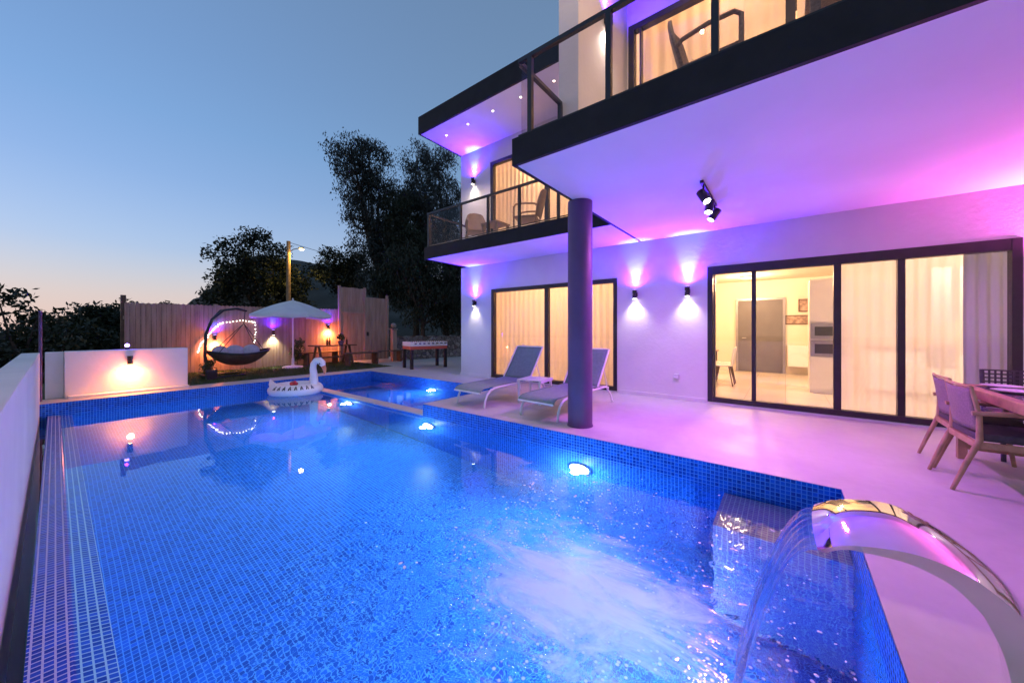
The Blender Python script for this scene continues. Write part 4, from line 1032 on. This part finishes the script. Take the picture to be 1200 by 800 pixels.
# ------------------------------------------------------------------ picnic table, bench and what stands on it
t = thing('picnic_table', 'dark timber picnic table in front of the warm fence lamp', 'table', (6.15, 12.95, -.004), R(2))
mb = MB()
for k in range(5): mb.box(-.72, .72, -.34+k*.138, -.34+k*.138+.128, .68, .72, bev=.004)
mb.build('table_top', 'wood_dark', t)
for s in (-1, 1):
    mb = MB()
    for d in (-1, 1): mb.tube([(s*.55, d*.10, .679), (s*.55, d*.36, 0)], .04, 6)
    mb.build('leg', 'wood_dark', t)
mb = MB(); mb.box(-.5, .5, -.03, .03, .25, .31, bev=.004); mb.build('stretcher', 'wood_dark', t)
def bench(label, loc, rz, ln=1.3, h=.42):
    t = thing('garden_bench', label, 'bench', loc, rz, 'timber benches by the picnic table')
    mb = MB()
    for k in range(3): mb.box(-ln/2, ln/2, -.19+k*.13, -.19+k*.13+.12, h, h+.035, bev=.004)
    mb.build('seat', 'wood_dark', t)
    for s in (-1, 1):
        mb = MB(); mb.box(s*(ln/2-.14)-.03, s*(ln/2-.14)+.03, -.17, .17, 0, h-.001, bev=.005); mb.build('leg', 'wood_dark', t)
    return t
b0 = bench('front timber bench right of the picnic table', (6.75, 12.05, -.004), R(-3))
copy_thing(b0, (6.0, 13.55, -.004), R(1), 'rear timber bench between the picnic table and the fence')
copy_thing(b0, (7.95, 12.35, -.003), R(-8), 'timber bench farthest right, beside the slim pillar')
def bottle(label, x, y, s=1):
    mb = MB(); mb.lathe([(0, 0), (.034*s, 0), (.036*s, .02), (.036*s, .15), (.014*s, .20), (.013*s, .26), (0, .26)], seg=14); o = mb.build('bottle', 'bottle', smooth=True); o.location = (x, y, .7165); tag(o, label, 'bottle', 'bottles on the picnic table')
bottle('dark bottle on the picnic table, left one of the close pair', 5.92, 12.9); bottle('dark bottle on the picnic table, right one of the close pair', 6.02, 12.93); bottle('dark bottle standing alone at the right end of the picnic table', 6.66, 12.96)
t = thing('potted_plant', 'round dark potted plant on the picnic table', 'plant', (6.36, 12.80, .7165))
mb = MB(); mb.lathe([(0, 0), (.08, 0), (.11, .14), (.12, .15), (.10, .15), (0, .14)], seg=20); mb.build('pot', 'pottery', t, smooth=True)
mb = MB()
for k in range(260):
    d = Vector((random.gauss(0, 1), random.gauss(0, 1), random.gauss(0, 1))).normalized()*random.uniform(.05, .14); c = d+Vector((0, 0, .27)); a = Vector((random.gauss(0, 1), random.gauss(0, 1), random.gauss(0, 1))).normalized()*.03; b = a.orthogonal()*.6
    mb.quad(c-a, c-b, c+a, c+b)
mb.build('leaves', 'leaf_mid', t, fixn=False)

# ------------------------------------------------------------------ games table
t = thing('foosball_table', 'red and white table football game with dark legs on the far terrace', 'games table', (7.62, 9.60, 0), R(-15))
LX, LY = .64, .37
mb = MB(); mb.box(-LX, LX, -LY, -LY+.03, .73, .87, bev=.004); mb.box(-LX, LX, LY-.03, LY, .73, .87, bev=.004); mb.box(-LX, -LX+.03, -LY+.0305, LY-.0305, .73, .869, bev=.004); mb.box(LX-.03, LX, -LY+.0305, LY-.0305, .73, .869, bev=.004); mb.build('cabinet', 'foos_white', t)
mb = MB(); mb.box(-LX+.004, LX-.004, -LY+.004, LY-.004, .63, .7285, bev=.004); mb.build('lower_band', 'foos_red', t)
mb = MB(); mb.box(-LX+.031, LX-.031, -LY+.031, LY-.031, .7295, .75); mb.build('pitch', 'felt', t)
for sx in (-1, 1):
    for sy in (-1, 1):
        mb = MB(); mb.box(sx*(LX-.05)-.045, sx*(LX-.05)+.045, sy*(LY-.05)-.045, sy*(LY-.05)+.045, 0, .629, bev=.006); mb.build('leg', 'black', t)
for k in range(8):
    x_ = -.52+k*.149; s = -1 if k % 2 == 0 else 1
    mb = MB(); mb.cyl((x_, -LY-.14, .82), (x_, LY+.10, .82), .008, .008, 8); r_ = mb.build('rod', 'steel', t, smooth=True)
    mb = MB(); mb.cyl((x_, -LY-.15, .82), (x_, -LY-.045, .82), .019, .019, 10); mb.build('grip', 'black', r_, smooth=True)
    for j in range(3):
        mb = MB(); y_ = -.18+.18*j; mb.box(x_-.012, x_+.012, y_-.015, y_+.015, .765, .86, bev=.004); mb.sphere((x_, y_, .873), .014, seg=8, rings=6); mb.build('player', 'foos_red' if k % 2 else 'vinyl_black', r_)

# ------------------------------------------------------------------ street lamp and wire
t = thing('street_lamp', 'wooden utility pole with a lit street lamp behind the fence', 'street lamp', (6.86, 18.9, 0))
mb = MB(); mb.cyl((0, 0, -.5), (0, 0, 5.5), .12, .085, 14); mb.build('pole', 'pole_wood', t, smooth=True)
mb = MB(); mb.tube([(0, 0, 4.95), (.16, -.14, 5.12), (.34, -.30, 5.18)], .022, 8); mb.build('arm', 'steel', t, smooth=True)
mb = MB(); mb.sphere((.42, -.37, 5.19), .13, .13, .06, 16, 8); mb.build('head', 'steel_d', t, smooth=True)
mb = MB(); mb.sphere((.43, -.38, 5.13), .10, .10, .045, 14, 8); mb.build('lamp_glass', 'lens_street', t, smooth=True)
light('SPOT', 'street_beam', (6.86+.40, 18.9-.42, 5.05), 140, (1, .62, .12), .08, t, (-.15, .15, -1), 160, .5)
light('POINT', 'street_glow', (6.86+.30, 18.9-.55, 4.95), 12, (1, .62, .12), .08, t)
mb = MB(); mb.tube([(6.86+.02*k*25, 18.9+k*.15, 5.45-.0*k+.012*(k-10)**2*.15-.18) for k in range(0, 21)], .012, 5); tag(mb.build('power_line', 'black', smooth=True), 'thin overhead wire running right from the wooden pole', 'wire')

# ------------------------------------------------------------------ trees and shrubs
def leaf_mesh(name, centers, spread, n, size, mat, parent, droop=0):
    C_ = np.array(centers); idx = RNG.integers(0, len(C_), n)
    P = C_[idx]+np.clip(RNG.normal(0, 1, (n, 3)), -1.6, 1.6)*np.array(spread)
    if droop: P[:, 2] -= np.abs(RNG.normal(0, droop, n))
    A = RNG.normal(0, 1, (n, 3)); A /= np.linalg.norm(A, axis=1)[:, None]
    if droop: A[:, 2] -= 1.2; A /= np.linalg.norm(A, axis=1)[:, None]
    B = np.cross(A, RNG.normal(0, 1, (n, 3))); B /= np.linalg.norm(B, axis=1)[:, None]
    sz = size*RNG.uniform(.6, 1.35, n)[:, None]
    W_ = .32 if droop else .48
    v = np.stack([P-A*sz, P-B*sz*W_, P+A*sz, P+B*sz*W_], 1).reshape(-1, 3)
    me = bpy.data.meshes.new(name); me.from_pydata(v.tolist(), [], np.arange(4*n).reshape(-1, 4).tolist()); me.materials.append(M[mat])
    o = bpy.data.objects.new(name, me); COL.objects.link(o); o.parent = parent; return o
def tree(name, label, cat_, loc, trunk, blobs, ntip, nleaf, size, mat, group=None, spread=.22, r0=.16, droop=0, lean=(0, 0)):
    t = thing(name, label, cat_, loc, 0, group)
    mb = MB(); top = Vector((lean[0], lean[1], trunk))
    mb.tube([(0, 0, -.6), (lean[0]*.3, lean[1]*.3, trunk*.4), tuple(top)], [r0*1.15, r0*.9, r0*.65], 9)
    tips = []
    tot = sum(b[3]*b[4]*b[5] for b in blobs)
    for (bx, by, bz, rx, ry, rz) in blobs:
        c = Vector((bx, by, bz)); mid = (top+c)*.5+Vector((random.uniform(-.2, .2), random.uniform(-.2, .2), random.uniform(0, .3)))
        if name != 'shrub': mb.tube([tuple(top-Vector((0, 0, .1))), tuple(mid), tuple(c)], [r0*.5, r0*.33, r0*.16], 6)
        m_ = max(5, int(ntip*rx*ry*rz/tot))
        for k in range(m_):
            d = Vector((random.gauss(0, 1), random.gauss(0, 1), random.gauss(0, 1))).normalized()*(random.random()**.42)
            tip = c+Vector((d.x*rx, d.y*ry, d.z*rz)); tips.append(tuple(tip))
            if k % 3 == 0:
                st = c*.7+mid*.3 if d.z < 0 else c
                mb.tube([tuple(st), tuple((st+tip)*.5+Vector((0, 0, .06))), tuple(tip)], [r0*.12, r0*.07, .006], 4)
    mb.build('trunk', 'bark', t, smooth=True)
    leaf_mesh('crown', tips, (spread,)*3, nleaf, size, mat, t, droop)
    return t
# two tall trees behind the house corner
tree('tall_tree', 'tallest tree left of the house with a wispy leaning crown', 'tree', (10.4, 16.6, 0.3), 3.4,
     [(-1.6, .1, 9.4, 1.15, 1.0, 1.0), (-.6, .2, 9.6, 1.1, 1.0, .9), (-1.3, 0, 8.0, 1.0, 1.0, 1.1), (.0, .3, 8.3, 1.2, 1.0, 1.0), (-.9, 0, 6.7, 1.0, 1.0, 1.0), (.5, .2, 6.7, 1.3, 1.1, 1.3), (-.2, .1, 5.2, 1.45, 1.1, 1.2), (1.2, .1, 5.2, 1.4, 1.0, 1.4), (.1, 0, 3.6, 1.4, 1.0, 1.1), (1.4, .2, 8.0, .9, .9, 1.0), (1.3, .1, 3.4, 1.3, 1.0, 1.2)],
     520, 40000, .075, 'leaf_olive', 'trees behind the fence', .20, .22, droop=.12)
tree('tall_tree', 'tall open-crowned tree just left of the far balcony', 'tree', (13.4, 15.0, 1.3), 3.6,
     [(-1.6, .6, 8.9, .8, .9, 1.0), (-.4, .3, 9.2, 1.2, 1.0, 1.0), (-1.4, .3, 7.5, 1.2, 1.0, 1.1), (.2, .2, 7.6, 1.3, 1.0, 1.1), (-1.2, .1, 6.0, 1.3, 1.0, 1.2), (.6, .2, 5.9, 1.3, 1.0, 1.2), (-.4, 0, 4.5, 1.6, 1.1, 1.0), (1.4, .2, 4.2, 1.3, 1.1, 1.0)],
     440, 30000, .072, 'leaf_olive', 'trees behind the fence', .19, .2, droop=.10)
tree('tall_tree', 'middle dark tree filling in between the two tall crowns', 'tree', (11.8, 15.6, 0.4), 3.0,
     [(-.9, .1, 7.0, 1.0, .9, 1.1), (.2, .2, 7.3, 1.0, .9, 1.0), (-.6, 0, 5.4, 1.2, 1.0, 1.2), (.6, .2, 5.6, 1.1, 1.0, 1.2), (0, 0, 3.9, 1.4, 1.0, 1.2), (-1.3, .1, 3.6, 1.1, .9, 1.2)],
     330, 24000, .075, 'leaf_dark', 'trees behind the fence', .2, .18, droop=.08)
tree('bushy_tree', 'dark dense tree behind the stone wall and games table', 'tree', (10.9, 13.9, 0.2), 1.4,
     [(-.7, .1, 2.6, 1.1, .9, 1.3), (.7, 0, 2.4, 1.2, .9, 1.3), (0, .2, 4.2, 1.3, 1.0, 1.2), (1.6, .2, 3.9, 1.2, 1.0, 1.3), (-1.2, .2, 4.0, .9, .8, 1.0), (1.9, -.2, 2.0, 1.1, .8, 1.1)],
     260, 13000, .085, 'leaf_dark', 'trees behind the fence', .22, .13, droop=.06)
tree('bushy_tree', 'dark dense tree filling the gap beside the house corner', 'tree', (13.2, 13.2, 0.3), 1.4,
     [(-.9, .1, 2.2, 1.2, .9, 1.3), (.7, 0, 2.4, 1.2, .9, 1.3), (-.3, .2, 4.1, 1.5, 1.0, 1.3), (1.4, .2, 3.9, 1.2, 1.0, 1.3), (0, -.2, 1.0, 1.5, .8, .8)],
     240, 11000, .085, 'leaf_dark', 'trees behind the fence', .22, .13, droop=.06)
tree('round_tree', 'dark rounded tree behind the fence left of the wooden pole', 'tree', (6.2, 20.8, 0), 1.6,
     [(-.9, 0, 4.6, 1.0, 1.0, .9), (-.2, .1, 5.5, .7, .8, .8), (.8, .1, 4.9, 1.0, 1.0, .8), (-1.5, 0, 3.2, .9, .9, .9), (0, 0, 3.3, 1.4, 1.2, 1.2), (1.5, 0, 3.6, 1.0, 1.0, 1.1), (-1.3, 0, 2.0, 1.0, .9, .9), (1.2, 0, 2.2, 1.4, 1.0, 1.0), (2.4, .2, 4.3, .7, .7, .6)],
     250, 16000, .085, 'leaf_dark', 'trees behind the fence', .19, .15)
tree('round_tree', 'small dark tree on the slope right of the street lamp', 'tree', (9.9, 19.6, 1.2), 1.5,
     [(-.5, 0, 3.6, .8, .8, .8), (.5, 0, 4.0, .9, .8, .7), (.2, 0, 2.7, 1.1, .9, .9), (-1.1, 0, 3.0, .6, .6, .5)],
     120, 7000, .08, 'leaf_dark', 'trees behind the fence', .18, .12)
tree('sparse_tree', 'sparse tree with loose twigs at the left edge beyond the white wall', 'tree', (-.40, 16.2, -2.3), 2.2,
     [(-.5, 0, 4.3, .5, .6, .8), (-1.2, 0, 3.9, .9, .8, 1.0), (.1, 0, 3.9, .45, .5, .5), (.6, .1, 3.3, .5, .5, .4), (-.3, 0, 3.0, .9, .8, .7), (-1.6, 0, 2.6, 1.2, .9, .9)],
     80, 2200, .085, 'leaf_dark', None, .13, .09)
hs_ = [(-1.4, 16.4, -2.3, 'dark hedge shrub at the left edge below the sparse tree'), (-1.35, 12.2, -2.3, 'dark shrub close behind the long white wall'), (-.75, 20.2, -2.3, 'dark shrub left of the thin metal post')]
for k, (x_, y_, z_, lb) in enumerate(hs_):
    tree('shrub', lb, 'shrub', (x_, y_, z_), .8, [(-.4, 0, 1.5, .8, .8, 1.1), (.3, .1, 1.7, .55, .8, 1.2), (0, -.2, 2.4, .65, .8, .75), (.1, .7, 1.6, .7, .8, 1.2), (-.2, -.8, 1.6, .7, .8, 1.2)], 130, 5200, .075, 'leaf_dark', 'dark shrubs beyond the white wall', .16, .06)
hz_ = [(.15, 21.6, 2.0, 'dark hedge tree just right of the thin metal post'), (1.05, 24.4, 2.5, 'dark hedge tree midway between metal post and fence end'), (2.0, 24.0, 2.6, 'dark hedge tree touching the left end of the fence')]
for k, (x_, y_, hh, lb) in enumerate(hz_):
    zb = terr(x_, y_)
    tree('hedge_tree', lb, 'tree', (x_, y_, zb), 1.0, [(-.6, 0, (hh-zb)*.45, 1.2, .9, (hh-zb)*.42), (.6, 0, (hh-zb)*.42, 1.2, .9, (hh-zb)*.40), (0, 0, (hh-zb)*.68, 1.0, .8, (hh-zb)*.26), (1.0, .1, (hh-zb)*.66, .7, .7, (hh-zb)*.22)], 150, 6500, .10, 'leaf_dark', 'hedge trees beyond the low white wall', .2, .08)
tree('sapling', 'small leafy treetop peeking over the pale fence', 'tree', (2.75, 22.6, terr(2.75, 22.6)), 1.6, [(0, 0, 2.35, .5, .4, .3), (.35, 0, 2.45, .35, .3, .25), (-.4, 0, 2.3, .3, .3, .25)], 40, 900, .085, 'leaf_dark', None, .10, .06)
t = tree('shrub', 'small pale-flecked plant at the foot of the swing bed', 'shrub', (2.46, 11.9, -.004), .15, [(0, 0, .2, .14, .12, .16), (.05, 0, .35, .1, .1, .12)], 30, 420, .035, 'leaf_mid', None, .05, .012)
t = tree('shrub', 'small plant beside the parasol pole in the lamp light', 'shrub', (5.22, 13.62, -.004), .25, [(0, 0, .45, .16, .12, .3), (.08, 0, .75, .12, .1, .2)], 30, 420, .05, 'leaf_mid', None, .06, .014)

# refracted light: let the lamps under the slab reach the tiles through the water
for o in bpy.data.objects:
    if o.type == 'LIGHT' and o.name.startswith(('track_beam', 'up_wash')): o.data.cycles.is_caustics_light = True
bpy.data.objects['pool_water'].cycles.is_caustics_caster = True
bpy.data.objects['pool_basin'].cycles.is_caustics_receiver = True; bpy.data.objects['pool_step'].cycles.is_caustics_receiver = True; bpy.data.objects['pool_sill'].cycles.is_caustics_receiver = True
S.cycles.caustics_refractive = True
# slightly milky pool water
hm, hnt, hout = new_mat('milky_water'); pv = N(hnt, 'ShaderNodeVolumePrincipled')
pv.inputs['Density'].default_value = .035; pv.inputs['Color'].default_value = (.5, .82, 1, 1); L(hnt, pv.outputs[0], hout.inputs[1])
mb = MB(); mb.box(.19, 3.88, -.34, YF-.02, -1.61, -.24); o = mb.build('water_haze', hm)
tag(o, 'faint milky haze in the blue water of the large pool', 'water haze', kind='stuff')
